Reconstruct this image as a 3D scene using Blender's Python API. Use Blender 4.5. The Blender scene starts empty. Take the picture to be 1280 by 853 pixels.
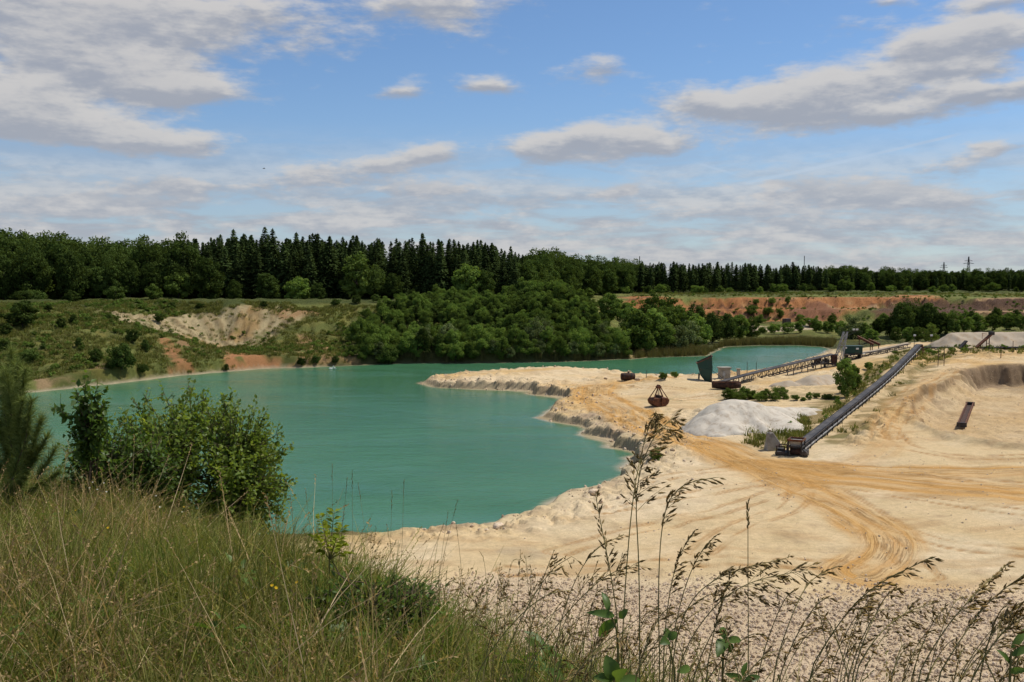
import bpy, math, random
import numpy as np
from mathutils import Vector, Matrix

# ------------------------------------------------------------------ camera, world, sun, exposure
S = bpy.context.scene
COL = S.collection
FPX, CU, CV = 1204.0, 640.0, 426.5            # focal length in photo pixels, photo centre
EYE = 20.0                                    # eye height above the lake
PITCH = math.atan((426.5 - 352.0) / FPX)
cam_d = bpy.data.cameras.new('camera'); cam = bpy.data.objects.new('camera', cam_d); COL.objects.link(cam)
cam_d.sensor_width = 36.0; cam_d.lens = 36.0 * FPX / 1280.0
cam_d.clip_start = 0.05; cam_d.clip_end = 20000
cam.location = (0, 0, EYE); cam.rotation_euler = (math.pi / 2 - PITCH, 0, 0)
S.camera = cam

SUN_EL, SUN_AZ = math.radians(57), math.radians(66)     # azimuth clockwise from the view direction (+Y) to the right
SKY_STRENGTH = 0.10
sd = bpy.data.lights.new('sun', 'SUN'); sd.energy = 4.1; sd.angle = math.radians(0.55); sd.color = (1.0, 0.945, 0.85)
sun = bpy.data.objects.new('sun', sd); COL.objects.link(sun)
SUN_DIR = Vector((math.sin(SUN_AZ) * math.cos(SUN_EL), math.cos(SUN_AZ) * math.cos(SUN_EL), math.sin(SUN_EL)))
sun.rotation_euler = (-SUN_DIR).to_track_quat('-Z', 'Y').to_euler()
sun.location = (60, 40, 120)
S.view_settings.view_transform = 'Standard'; S.view_settings.look = 'None'
S.view_settings.exposure = 0.12; S.view_settings.gamma = 1.0; S.view_settings.use_curve_mapping = False
S.render.engine = 'CYCLES'
S.cycles.max_bounces = 4; S.cycles.diffuse_bounces = 2; S.cycles.glossy_bounces = 1; S.cycles.caustics_reflective = False; S.cycles.caustics_refractive = False
S.cycles.transmission_bounces = 3; S.cycles.transparent_max_bounces = 4
S.cycles.use_denoising = True; S.cycles.use_adaptive_sampling = True; S.cycles.adaptive_threshold = 0.02

def N(nt, typ, x=0, y=0, **kw):
    n = nt.nodes.new(typ); n.location = (x, y)
    for k, v in kw.items():
        setattr(n, k, v)
    return n
class G:
    """tiny helper for writing node maths as expressions"""
    def __init__(s, nt): s.nt = nt
    def _in(s, sock, v):
        if isinstance(v, bpy.types.NodeSocket): s.nt.links.new(v, sock)
        elif v is not None: sock.default_value = v
    def m(s, op, a, b=None, c=None, clamp=False):
        n = N(s.nt, 'ShaderNodeMath', operation=op, use_clamp=clamp)
        s._in(n.inputs[0], a); s._in(n.inputs[1], b); s._in(n.inputs[2], c); return n.outputs[0]
    def add(s, a, b): return s.m('ADD', a, b)
    def sub(s, a, b): return s.m('SUBTRACT', a, b)
    def mul(s, a, b): return s.m('MULTIPLY', a, b)
    def div(s, a, b): return s.m('DIVIDE', a, b)
    def sstep(s, v, a, b, lo=0.0, hi=1.0):
        n = N(s.nt, 'ShaderNodeMapRange', interpolation_type='SMOOTHSTEP')
        s._in(n.inputs['Value'], v); s._in(n.inputs['From Min'], a); s._in(n.inputs['From Max'], b)
        s._in(n.inputs['To Min'], lo); s._in(n.inputs['To Max'], hi); return n.outputs['Result']
    def comb(s, x, y, z):
        n = N(s.nt, 'ShaderNodeCombineXYZ')
        for i, v in enumerate((x, y, z)): s._in(n.inputs[i], v)
        return n.outputs[0]
    def sep(s, v):
        n = N(s.nt, 'ShaderNodeSeparateXYZ'); s._in(n.inputs[0], v); return n.outputs
    def vadd(s, a, b):
        n = N(s.nt, 'ShaderNodeVectorMath', operation='ADD'); s._in(n.inputs[0], a); s._in(n.inputs[1], b); return n.outputs[0]
    def vmul(s, a, b):
        n = N(s.nt, 'ShaderNodeVectorMath', operation='MULTIPLY'); s._in(n.inputs[0], a); s._in(n.inputs[1], b); return n.outputs[0]
    def noise(s, vec, scale, detail=4, rough=0.55, dist=0.0):
        n = N(s.nt, 'ShaderNodeTexNoise'); s._in(n.inputs['Vector'], vec)
        n.inputs['Scale'].default_value = scale; n.inputs['Detail'].default_value = detail
        n.inputs['Roughness'].default_value = rough; n.inputs['Distortion'].default_value = dist
        return n.outputs[0]
    def mix(s, f, a, b, blend='MIX'):
        n = N(s.nt, 'ShaderNodeMix', data_type='RGBA', blend_type=blend); s._in(n.inputs[0], f)
        for sock, v in ((n.inputs[6], a), (n.inputs[7], b)):
            s._in(sock, v if isinstance(v, bpy.types.NodeSocket) else (tuple(v) + (1,))[:4])
        return n.outputs[2]
    def attr(s, name, out='Fac'):
        n = N(s.nt, 'ShaderNodeAttribute', attribute_name=name); return n.outputs[out]

# ---- sky: physical sky plus a broken layer of fair-weather clouds (direction based, goes on all round)
W = bpy.data.worlds.new('World'); S.world = W; W.use_nodes = True
nt = W.node_tree; nt.nodes.clear(); g = G(nt)
sky = N(nt, 'ShaderNodeTexSky', sky_type='NISHITA', sun_disc=False)
sky.sun_elevation = SUN_EL; sky.sun_rotation = SUN_AZ; sky.altitude = 100; sky.air_density = 1.0; sky.dust_density = 0.15; sky.ozone_density = 5.0
d = N(nt, 'ShaderNodeTexCoord').outputs['Generated']
dx, dy, dz = g.sep(d)[0:3]
az = g.m('ARCTAN2', dx, dy); el = g.m('ARCSINE', dz)
def px_ang(u, v):
    a = math.atan2(u - CU, FPX); e = PITCH * 0 + math.atan((352.0 - v) / math.hypot(FPX, u - CU)); return a, e
# the larger clouds in view: photo centre, half width, half height (pixels), weight
CLOUDS = [(150, 18, 250, 42, 1.0), (110, 85, 130, 42, .85), (210, 105, 70, 26, .5), (545, 8, 95, 28, .75), (500, 120, 30, 14, .62), (615, 105, 50, 16, .8),
          (90, 165, 150, 26, .85), (210, 185, 80, 16, .5), (20, 128, 70, 28, .7), (1040, 122, 115, 36, 1.0), (900, 128, 90, 22, .7), (1110, 150, 60, 14, .6), (790, 180, 115, 26, .95), (680, 190, 50, 20, .6),
          (1215, 52, 95, 24, .95), (1150, 62, 40, 16, .5), (1200, 88, 70, 14, .5), (1195, 122, 40, 14, .6), (1265, 115, 35, 16, .6), (1230, 10, 70, 12, .5), (755, 90, 38, 17, .5),
          (540, 198, 55, 15, .8), (470, 208, 40, 12, .5), (400, 228, 110, 22, .65), (230, 238, 90, 18, .55), (70, 245, 110, 22, .55), (160, 262, 120, 14, .5), (1245, 182, 50, 12, .6), (1185, 205, 55, 16, .55), (560, 238, 80, 16, .55), (700, 246, 80, 14, .55), (880, 262, 120, 14, .5), (1150, 262, 130, 16, .5),
          (1010, 236, 120, 22, .66), (1120, 246, 90, 14, .55), (780, 240, 26, 12, .55), (1060, 40, 40, 12, .34), (270, 118, 70, 18, .4), (1100, 8, 30, 10, .5)]
warp = N(nt, 'ShaderNodeTexNoise'); warp.inputs['Scale'].default_value = 9; warp.inputs['Detail'].default_value = 4
nt.links.new(g.vmul(d, (1, 1, 2.4)), warp.inputs['Vector'])
wv = g.sep(warp.outputs['Color'])
azw = g.add(az, g.mul(g.sub(wv[0], .5), .075)); elw = g.add(el, g.mul(g.sub(wv[1], .5), .036))
pos2 = g.comb(azw, elw, 0.0)
def vm(op, a, b=None, c=None, out=0):
    n = N(nt, 'ShaderNodeVectorMath', operation=op)
    for i, v in enumerate((a, b, c)): g._in(n.inputs[i], v)
    return n.outputs[out]
cov = None; dcov = None                                    # cover, and its fall-off towards the top of each cloud
for (u, v, w, h, k) in CLOUDS:
    a, e = px_ang(u, v); wa, he = w / FPX * .92, h / FPX * .90
    q2 = vm('MULTIPLY_ADD', pos2, (1 / wa, 1 / he, 0), (-a / wa, -e / he, 0))
    val = g.m('POWER', math.exp(-1.0), vm('DOT_PRODUCT', q2, q2, out=1))
    if cov is None: cov = g.mul(val, k); dcov = g.mul(vm('DOT_PRODUCT', q2, (0, k * 2 * .016 / he, 0), out=1), val)
    else:
        cov = g.m('MULTIPLY_ADD', val, k, cov); dcov = g.m('MULTIPLY_ADD', vm('DOT_PRODUCT', q2, (0, k * 2 * .016 / he, 0), out=1), val, dcov)
inframe = g.mul(g.sstep(g.m('ABSOLUTE', az), .5, .75, 1, 0), g.sstep(el, .24, .5, 1, 0))      # where clouds were placed by hand
zc = g.add(g.m('ABSOLUTE', dz), .10)
flat = g.comb(g.div(dx, zc), g.div(dy, zc), 0.0)
bands = g.noise(flat, .9, 5, .6, .3)
def puffs(off):
    n1 = g.noise(g.comb(az, g.mul(g.add(el, off), 2.1), 0.0), 13, 5, .6)
    n2 = g.noise(g.comb(az, g.mul(g.add(el, off), 3.2), 3.0), 34, 3, .6)
    return g.add(g.mul(g.sub(n1, .5), 1.0), g.mul(g.sub(n2, .5), .62))
p0 = puffs(0.0); p1 = puffs(.012)
generic = g.mul(g.sub(1.0, inframe), g.add(.28, g.mul(g.sub(bands, .5), 1.5)))
den = g.add(g.add(cov, p0), generic)
alpha = g.mul(g.sstep(den, .10, .66), .92)
low = g.sstep(el, .015, .13, 1, 0)
streak = g.noise(g.comb(az, g.mul(el, 5.5), 9.0), 8.5, 6, .62, .4)
lowm = g.sstep(el, .06, .165, 1, 0)
alpha = g.m('MAXIMUM', alpha, g.mul(lowm, g.sstep(streak, .33, .56, .22, .90)))
lit = g.sstep(g.add(g.mul(dcov, .55), g.sub(p0, p1)), -.30, .30)
thick = g.sstep(den, .5, 1.5)
ccol = g.mix(lit, (.33, .35, .40), (.585, .565, .545))
ccol = g.mix(g.mul(thick, .35), ccol, (.40, .40, .42))
ccol = g.mix(g.mul(lowm, .75), ccol, g.mix(g.sstep(g.add(streak, g.mul(g.sub(p0, p1), .6)), .40, .72), (.36, .385, .44), (.545, .535, .54)))
bg_sky = N(nt, 'ShaderNodeBackground'); bg_cl = N(nt, 'ShaderNodeBackground')
skyb = g.mix(1.0, sky.outputs[0], (.89, .96, 1.03), 'MULTIPLY')
skyc = g.mix(g.sstep(el, .0, .24, .30, .0), skyb, (3.0, 3.9, 5.4))
nt.links.new(skyc, bg_sky.inputs[0]); bg_sky.inputs[1].default_value = SKY_STRENGTH
nt.links.new(ccol, bg_cl.inputs[0]); bg_cl.inputs[1].default_value = 1.0
# two thin contrails, as lines on the sky in fixed directions
def trail(p, q, wpx, k):
    (a0, e0), (a1, e1) = px_ang(*p), px_ang(*q)
    L = math.hypot(a1 - a0, e1 - e0); tx, ty = (a1 - a0) / L, (e1 - e0) / L
    al = g.add(g.mul(g.sub(az, a0), tx), g.mul(g.sub(el, e0), ty))
    la = g.m('ABSOLUTE', g.sub(g.mul(g.sub(az, a0), -ty), g.mul(g.sub(el, e0), -tx)))
    m1 = g.sstep(la, wpx / FPX * .3, wpx / FPX, k, 0)
    return g.mul(m1, g.mul(g.sstep(al, 0, .03), g.sstep(al, L - .03, L, 1, 0)))
tr = g.add(trail((905, 236), (1215, 165), 3.0, .38), trail((850, 200), (935, 225), 2.2, .35))
ccol = g.mix(tr, ccol, (.66, .66, .68)); nt.links.new(ccol, bg_cl.inputs[0]); alpha = g.m('MAXIMUM', alpha, tr)
W.cycles.sampling_method = 'MANUAL'; W.cycles.sample_map_resolution = 256
mx = N(nt, 'ShaderNodeMixShader'); nt.links.new(alpha, mx.inputs[0]); nt.links.new(bg_sky.outputs[0], mx.inputs[1]); nt.links.new(bg_cl.outputs[0], mx.inputs[2])
wo = N(nt, 'ShaderNodeOutputWorld'); nt.links.new(mx.outputs[0], wo.inputs[0])

# ------------------------------------------------------------------ helpers: pixels to places, noise, distances
random.seed(7); RNG = np.random.default_rng(11)
CP, SP = math.cos(PITCH), math.sin(PITCH)
def ray(u, v):
    a, b = (u - CU) / FPX, -(v - CV) / FPX
    return np.array([a, CP + b * SP, -SP + b * CP])
def at_z(u, v, z):
    r = ray(u, v); t = (z - EYE) / r[2]; return np.array([r[0] * t, r[1] * t, z])
def at_y(u, v, Y):
    r = ray(u, v); t = Y / r[1]; return np.array([r[0] * t, Y, EYE + r[2] * t])

def _hash(ix, iy, seed):
    h = (ix.astype(np.int64) * 374761393 + iy.astype(np.int64) * 668265263 + seed * 974711) & 0x7fffffff
    h = ((h ^ (h >> 13)) * 1274126177) & 0x7fffffff
    return ((h ^ (h >> 16)) & 0xffff) / 65535.0
def vnoise(x, y, seed=0):
    ix, iy = np.floor(x), np.floor(y); fx, fy = x - ix, y - iy
    fx = fx * fx * fx * (fx * (fx * 6 - 15) + 10); fy = fy * fy * fy * (fy * (fy * 6 - 15) + 10)
    a = _hash(ix, iy, seed); b = _hash(ix + 1, iy, seed); c = _hash(ix, iy + 1, seed); e = _hash(ix + 1, iy + 1, seed)
    return (a + (b - a) * fx) * (1 - fy) + (c + (e - c) * fx) * fy - .5
def fbm(x, y, seed=0, oct=4, gain=.5):
    t, a = 0, 1.0
    for i in range(oct):
        t = t + a * vnoise(x * 2 ** i + 17.3 * i, y * 2 ** i - 9.1 * i, seed + i); a *= gain
    return t
def sm(e0, e1, x):
    t = np.clip((x - e0) / (e1 - e0), 0, 1); return t * t * (3 - 2 * t)
def poly_dist(px, py, pts, closed=True):
    """distance to a polyline; for a closed one also inside test (positive inside)"""
    pts = np.asarray(pts, float); n = len(pts)
    best = np.full(px.shape, 1e18); along = np.zeros(px.shape); side = np.zeros(px.shape); ins = np.zeros(px.shape, bool); acc = 0.0
    for i in range(n if closed else n - 1):
        a, b = pts[i], pts[(i + 1) % n]; ex, ey = b[0] - a[0], b[1] - a[1]; L2 = ex * ex + ey * ey + 1e-12
        t = np.clip(((px - a[0]) * ex + (py - a[1]) * ey) / L2, 0, 1)
        qx, qy = px - a[0] - t * ex, py - a[1] - t * ey; dd = qx * qx + qy * qy
        k = dd < best; best = np.where(k, dd, best); L = math.sqrt(L2)
        if not closed:
            along = np.where(k, acc + t * L, along); side = np.where(k, np.sign(qx * ey - qy * ex), side)
        else:
            c = (a[1] > py) != (b[1] > py)
            xi = a[0] + (py - a[1]) / (ey if abs(ey) > 1e-12 else 1e-12) * ex
            ins ^= c & (px < xi)
        acc += L
    dist = np.sqrt(best)
    if closed: return np.where(ins, dist, -dist)
    return dist * side, along, dist
def smooth_line(pts, it=2):
    p = np.asarray(pts, float)
    for _ in range(it):
        q = [p[0]]
        for a, b in zip(p[:-1], p[1:]): q += [a * .75 + b * .25, a * .25 + b * .75]
        q.append(p[-1]); p = np.array(q)
    return p

# ------------------------------------------------------------------ the lie of the land
LAKE = [at_z(u, v, 0)[:2] for u, v in
        [(440, 674), (520, 671), (550, 669), (609, 664), (621, 656), (650, 653), (674, 645), (680, 634), (704, 624), (734, 622), (752, 618),
         (772, 609), (760, 603), (788, 592), (778, 581), (797, 569), (766, 559), (766, 554), (752, 550), (721, 543), (732, 537), (728, 533),
         (698, 528), (674, 522), (686, 513), (704, 505), (701, 498), (668, 494), (662, 490), (630, 488), (591, 487), (550, 485), (527, 480),
         (535, 475), (580, 470), (640, 466), (700, 464), (760, 468), (800, 471), (850, 472), (890, 470), (930, 466), (975, 458), (1010, 450),
         (1030, 441), (1038, 437), (1030, 434), (1000, 432), (950, 432), (905, 434), (893, 439), (880, 445), (850, 446), (815, 447), (785, 449),
         (700, 452.5), (600, 454), (500, 454.5), (440, 457), (370, 460), (330, 461), (270, 466), (200, 472), (140, 480), (80, 486), (45, 490)]]
LAKE += [np.array(p) for p in [(-112, 150), (-125, 112), (-95, 80), (-45, 68)]]
CTRL = [at_y(*p) for p in [   # far bank, cliffs and plateau: pixel + distance
    (-150, 470, 165), (-150, 420, 185), (-150, 385, 225), (-150, 378, 300),
    (20, 470, 180), (20, 440, 192), (20, 405, 215), (20, 384, 250), (20, 378, 300),
    (100, 455, 190), (100, 430, 202), (100, 400, 224), (100, 383, 252), (100, 377, 300),
    (200, 445, 212), (200, 425, 222), (200, 400, 244), (200, 383, 262), (200, 377, 305),
    (300, 442, 222), (300, 434, 240), (270, 418, 252), (300, 394, 260), (300, 382, 270), (300, 377, 310),
    (385, 435, 240), (385, 405, 258), (385, 384, 274), (400, 376, 310),
    (500, 430, 246), (500, 400, 262), (500, 379, 280), (500, 374, 300),
    (600, 430, 246), (600, 400, 262), (600, 379, 282), (600, 374, 305),
    (690, 430, 252), (690, 400, 264), (690, 375, 278), (690, 371, 295), (690, 372, 330),
    (750, 430, 254), (750, 400, 268), (740, 388, 282), (740, 392, 305), (785, 440, 256), (800, 425, 300),
    (640, 371, 360), (660, 370, 420), (720, 385, 380), (760, 373, 460), (740, 367, 520),
    (830, 435, 275), (830, 416, 345), (830, 406, 415), (830, 374, 436), (830, 368, 500),
    (950, 427, 330), (950, 411, 395), (950, 399, 425), (950, 373.5, 446), (950, 367, 520),
    (1050, 424, 330), (1050, 408, 400), (1050, 384, 438), (1050, 381, 450), (1050, 372, 462), (1050, 367, 520),
    (1150, 420, 330), (1150, 408, 385), (1150, 383, 428), (1150, 380.5, 442), (1150, 371, 456), (1150, 367, 520),
    (1280, 412, 330), (1280, 398, 392), (1280, 391, 400), (1280, 376, 432), (1280, 374, 442), (1280, 371, 480), (1280, 366, 560),
    (1420, 408, 330), (1420, 395, 392), (1420, 372, 440), (1420, 366, 560),
    (0, 374, 400), (300, 373, 420), (500, 371, 450),
    (0, 360, 800), (400, 360, 800), (800, 359, 800), (1280, 360, 800), (1500, 360, 800), (-200, 360, 800),
    (-200, 353, 1500), (300, 353, 1500), (800, 353, 1500), (1400, 353, 1500), (300, 352, 3500), (1000, 352, 3500), (-300, 352, 3500), (1600, 352, 3500)]]
CTRL += [at_z(*p) for p in [  # quarry floor and bank: pixel + height
    (560, 475, 1.1), (600, 478, 1.2), (650, 476, 1.6), (690, 462, 2.0), (640, 467, 1.3), (740, 470, 1.2), (700, 486, 1.5), (760, 478, 1.2), (790, 486, 1.6), (850, 478, 2.6),
    (880, 474, 2.3), (905, 481, 1.4), (840, 500, 1.7), (780, 505, 1.7), (730, 515, 1.2), (700, 522, .8), (760, 530, 1.3), (800, 545, 1.6), (830, 580, 1.6), (960, 478, 1.8),
    (1000, 472, 2.2), (1010, 462, 1.4), (1040, 490, 2.0), (950, 495, 1.9), (1030, 470, 1.8), (870, 560, 2.0), (930, 560, 2.0), (1000, 575, 2.0), (1000, 545, 2.0), (1000, 510, 2.0),
    (1000, 640, 1.9), (1000, 720, 1.9), (1000, 800, 2.2), (1280, 590, 2.6), (1280, 660, 2.2), (1280, 740, 2.2), (1280, 850, 3.0), (1450, 600, 3.0), (1450, 760, 2.5), (860, 640, 1.7),
    (800, 680, 1.6), (700, 690, 1.4), (640, 720, 1.4), (560, 700, 1.3), (700, 800, 1.8), (850, 760, 1.8), (600, 660, 1.2), (700, 640, 1.3), (780, 618, 1.3), (820, 606, 1.6),
    (460, 690, 1.2), (500, 760, 1.6), (1100, 540, 2.5), (1100, 575, 2.3), (1150, 560, 2.5), (1210, 565, 2.5), (1130, 505, 3.1), (1150, 478, 3.8), (1185, 460, 4.4),
    (1230, 450, 4.9), (1290, 449, 5.1), (1400, 448, 5.2), (1060, 495, 2.1), (1075, 478, 2.3), (1100, 462, 3.0), (1120, 448, 4.4), (1080, 446, 3.2), (1060, 448, 2.2),
    (1050, 440, .9), (1160, 440, 5.2), (1220, 436, 5.2), (1290, 434, 5.4), (1400, 434, 5.4), (1100, 432, 3.0), (1150, 430, 4.2)]]
CTRL += [np.array(p, float) for p in [(-150, 150, 7), (-160, 90, 8), (-130, 70, 4), (-70, 58, 2), (-20, 55, 1.6), (20, 35, 2), (60, 30, 4), (-10, 0, 2), (-80, 0, 3), (120, 60, 3), (140, 120, 4), (60, -40, 4), (200, 250, 6), (-200, 250, 14)]]
CTRL = np.array(CTRL)
_K = np.sqrt(((CTRL[:, None, :2] - CTRL[None, :, :2]) ** 2).sum(-1) + 16.0)
_W = np.linalg.solve(np.block([[-_K + 0.25 * np.eye(len(CTRL)), np.ones((len(CTRL), 1))], [np.ones((1, len(CTRL))), np.zeros((1, 1))]]), np.append(CTRL[:, 2], 0))
def rbf(x, y):
    out = np.full(x.shape, _W[-1])
    for (cx, cy, _), w in zip(CTRL, _W[:-1]):
        out -= w * np.sqrt((x - cx) ** 2 + (y - cy) ** 2 + 16.0)
    return out

BROW = [(7, -40), (4.5, -8), (3.1, 0), (2.0, 1.8), (1.05, 2.9), (.2, 3.8), (-.35, 4.7), (-.95, 5.7), (-2.0, 7.0), (-4.1, 9.8), (-8.0, 14.2), (-16, 20), (-40, 26), (-140, 30), (-140, -40)]
PIT = [at_z(u, v, 2.6)[:2] for u, v in [(1137, 503), (1140, 522), (1158, 537), (1200, 549), (1250, 557), (1330, 566), (1450, 560)]] + \
      [at_z(u, v, 4.8)[:2] for u, v in [(1430, 456), (1300, 456.5), (1262, 457), (1238, 457), (1222, 458), (1208, 461), (1194, 467), (1176, 474)]] + [at_z(1152, 488, 3.6)[:2]]
QUARRY = [at_z(u, v, 1)[:2] for u, v in [(150, 760), (300, 700), (470, 668)]] + [np.array(p) for p in LAKE[1:46]] + \
         [at_z(u, v, 2)[:2] for u, v in [(1060, 436), (1120, 431), (1280, 431), (1500, 431)]] + [np.array(p) for p in [(180, 60), (60, -10), (6, 10), (-6, 40)]]
CONV = np.array([at_y(994, 561, 98.0), at_y(1001, 555, 100.5), at_y(1086, 489, 142.0), at_y(1112, 467.5, 161.0), at_y(1131, 449, 177.0), at_y(1149, 431, 195.0)])
ROADS = {
    'road_a': (smooth_line([at_z(*p)[:2] for p in [(830, 477, 1.4), (785, 479, 1.3), (752, 483, 1.4), (736, 489, 1.5), (752, 499, 1.7), (802, 523, 1.9), (862, 551, 2), (930, 575, 2), (1010, 592, 2), (1120, 602, 2.2), (1290, 618, 2.5), (1500, 640, 2.7)]]), 5.2),
    'road_b': (smooth_line([at_z(*p)[:2] for p in [(880, 558, 2), (950, 590, 1.9), (1010, 615, 1.9), (1075, 645, 2), (1112, 668, 2), (1112, 692, 2), (1080, 715, 1.9)]]), 3.2),
    'road_c': (smooth_line([at_z(*p)[:2] for p in [(940, 582, 2), (1020, 586, 2.1), (1085, 575, 2.3), (1110, 545, 2.5), (1118, 515, 2.9), (1140, 487, 3.6), (1185, 462, 4.4), (1235, 449, 4.9), (1300, 447, 5.1), (1500, 446, 5.2)]]), 3.4),
    'road_d': (smooth_line([at_z(*p)[:2] for p in [(960, 577, 2), (1080, 588, 2.2), (1180, 590, 2.4), (1290, 588, 2.6), (1500, 588, 2.9)]]), 3.0)}
BOWL = [at_y(u, 352, Y)[:2] for u, Y in [(126, 243), (170, 247), (205, 250), (240, 259), (290, 264), (350, 269), (394, 273), (368, 262), (340, 253), (312, 243), (285, 238), (230, 243), (180, 240), (145, 238)]]; BOWL_C = at_y(298, 352, 237)[:2]
def H(x, y, hill=True, info=None):
    x = np.asarray(x, float); y = np.asarray(y, float)
    b = rbf(x, y)
    wob = fbm(x / 3.5, y / 3.5, 3, 3) * 1.1
    dl = -poly_dist(x, y, LAKE) + wob                                  # >0 on land
    q = poly_dist(x, y, QUARRY)
    qm = sm(-4, 3, q)
    far = 1 - qm
    # small scale relief
    b = b + qm * (fbm(x / 14, y / 14, 21, 3) * .5 + fbm(x / 1.8, y / 1.8, 31, 3) * .16 * sm(.0, .35, fbm(x / 9, y / 9, 41, 2) + .25))
    b = b + qm * sm(.12, .42, fbm(x / 22, y / 9, 43, 3)) * sm(105, 125, y) * (np.abs(fbm(x / 2.4, y / 2.4, 45, 4, .6)) * 1.0)
    big = sm(150, 260, y)
    b = b + far * big * (fbm(x / 18, y / 18, 51, 4) * 1.8 + fbm(x / 4, y / 4, 61, 3) * .7) * sm(0, 8, dl) * (1 - .55 * sm(372, 392, y) * sm(600, 500, y))
    # erosion rills on the bare faces of the far banks
    rill = np.abs(fbm(x / 3.2 + fbm(x / 9, y / 9, 5, 2), y / 40, 71, 3)) * 2.0
    b = b - far * big * rill * sm(1, 5, dl) * sm(2.0, 4.5, b) * sm(14.0, 11.5, b) * .9
    cl = sm(372, 392, y) * sm(508, 488, y) * sm(44, 60, x); tcl = np.clip((b - 2.5) / 10.0, 0, 1)
    b = b + cl * far * ((2.5 + 10.0 * (.5 * sm(.10, .40, tcl) + .5 * sm(.60, .86, tcl))) - np.clip(b, 2.5, 12.5)) * ((b > 2.5) & (b < 12.5))
    bd = poly_dist(x, y, BOWL); bm_ = sm(-1.5, 2.0, bd + fbm(x / 4, y / 4, 55, 3) * 2); ang = np.arctan2(x - BOWL_C[0], y - BOWL_C[1]); rb = np.hypot(x - BOWL_C[0], y - BOWL_C[1])
    brill = np.abs(fbm(ang * 9 + fbm(x / 6, y / 6, 57, 2) * .8, rb / 22, 59, 3)); b = b - bm_ * (brill * 2.6 - .4) * sm(2, 7, rb)
    if info is not None: info.update(bowl=bm_, brill=brill)
    # pit in the right of the quarry
    dp = poly_dist(x, y, PIT) + fbm(x / 2.5, y / 2.5, 81, 3) * 1.2
    wall = sm(150, 172, y)
    fl = .35 + fbm(x / 6, y / 6, 91, 3) * .4 + sm(135, 165, y) * .8
    b = b + .55 * np.exp(-((dp + .5) / .9) ** 2) * (1 - wall) * qm - .75 * sm(-.15, .3, dp) * sm(6, 2, dp) * (1 - wall) * qm - np.abs(fbm(x / 1.6, y / 1.6, 83, 3)) * 1.0 * np.exp(-((dp - 2.2) / 1.8) ** 2)
    b = np.where(dp > -3, b + (np.minimum(fl, b) - b) * np.where(wall > .5, sm(-.2, 1.8, dp), sm(0, 4.2, dp)), b)
    pm = sm(-1, 1, dp) * sm(9, 5, dp) * qm; lp = .55; fp = b / lp + fbm(x / 4, y / 4, 85, 3) * 1.6; b = b + pm * .8 * lp * (np.floor(fp) + sm(.5, .95, fp - np.floor(fp)) - fp) + sm(0, 3, dp) * qm * np.abs(fbm(x / 2.2, y / 2.2, 87, 4, .6)) * .55
    # raised bank below the belt conveyor
    cs, ca, cd = poly_dist(x, y, CONV[:, :2], False)
    clen = np.concatenate([[0], np.cumsum(np.hypot(*np.diff(CONV[:, :2], axis=0).T))])
    zc = np.interp(ca, clen, np.minimum(CONV[:, 2] - .95, [1.9, 2.0, 2.7, 3.6, 4.6, 5.2]))
    bank = zc - np.maximum(cd - 2.0, 0) * .55 + fbm(x / 2, y / 2, 13, 3) * .35
    b = np.where((cd < 9) & (q > 0), np.maximum(b, bank), b); b = np.where((cd < 3.2) & (q > 0), np.minimum(b, zc + .25 + np.maximum(cd - 1.2, 0) * .6), b)
    rub = (cs > 0) * sm(2.5, 3.5, cd) * sm(8, 5.5, cd) * sm(5, 10, ca) * sm(42, 30, ca) * (q > 0); b = b + rub * (np.abs(fbm(x / 1.5, y / 1.5, 37, 4, .6)) * 1.1 - .1)
    # spoil along the shore of the quarry: rough lumps and a low ledge above a narrow beach
    lump = sm(0, 2.0, dl) * sm(10, 4, dl) * qm
    b = b + lump * (np.abs(fbm(x / 2.0, y / 2.0, 33, 4, .6)) * .85 - .1 - .25 * sm(125, 150, y))
    bz = sm(.5, 1.5, dl) * sm(8, 5, dl) * qm; lay_ = .34; fq = b / lay_ + fbm(x / 5, y / 5, 47, 2) * 1.5; b = b + bz * .75 * lay_ * (np.floor(fq) + sm(.55, .95, fq - np.floor(fq)) - fq)
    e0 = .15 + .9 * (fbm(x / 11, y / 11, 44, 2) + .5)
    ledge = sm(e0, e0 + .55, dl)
    soft = sm(0, 5, dl)
    prof = qm * ledge + (1 - qm) * sm(0, 2.2, dl)
    land = np.maximum(.04 + .05 * np.clip(dl, 0, 3), .12 * np.clip(dl, 0, 2) * 0 + prof * np.maximum(b, .12))
    z = np.where(dl > 0, land, np.maximum(-3.0, dl * .26 - .02))
    if hill:
        s = -poly_dist(x, y, BROW)                                     # >0 beyond the brow
        s = s + fbm(x / 1.5, y / 1.5, 23, 2) * .35
        top = 18.42 - .12 * np.clip(y, -2, 60) - .012 * np.clip(x, -60, 5) + fbm(x / 2.2, y / 2.2, 27, 3) * .22
        hz = top - .74 * (np.sqrt(np.maximum(s, 0) ** 2 + .64) - .8) + np.where(s > 1, fbm(x / 3, y / 3, 29, 3) * .5, 0)
        hm = hz > z
        z = np.maximum(z, hz)
        if info is not None: info.update(hill=hm, s=s)
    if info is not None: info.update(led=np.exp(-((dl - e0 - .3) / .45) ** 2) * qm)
    if info is not None: info.update(dl=dl, q=q, qm=qm, dp=dp, cd=cd, ca=ca, cs=cs)
    return z
_TT = np.geomspace(30, 2500, 420)
def hit(u, v):
    r = ray(u, v); tt = _TT
    for it in range(2):
        x, y, zz = r[0] * tt, r[1] * tt, EYE + r[2] * tt
        k = np.nonzero(H(x, y, hill=False) > zz)[0]; i = k[0] if len(k) else len(tt) - 1
        if it == 0: tt = np.linspace(tt[max(i - 1, 0)], tt[i], 24)
    return np.array([x[i], y[i]])
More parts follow.
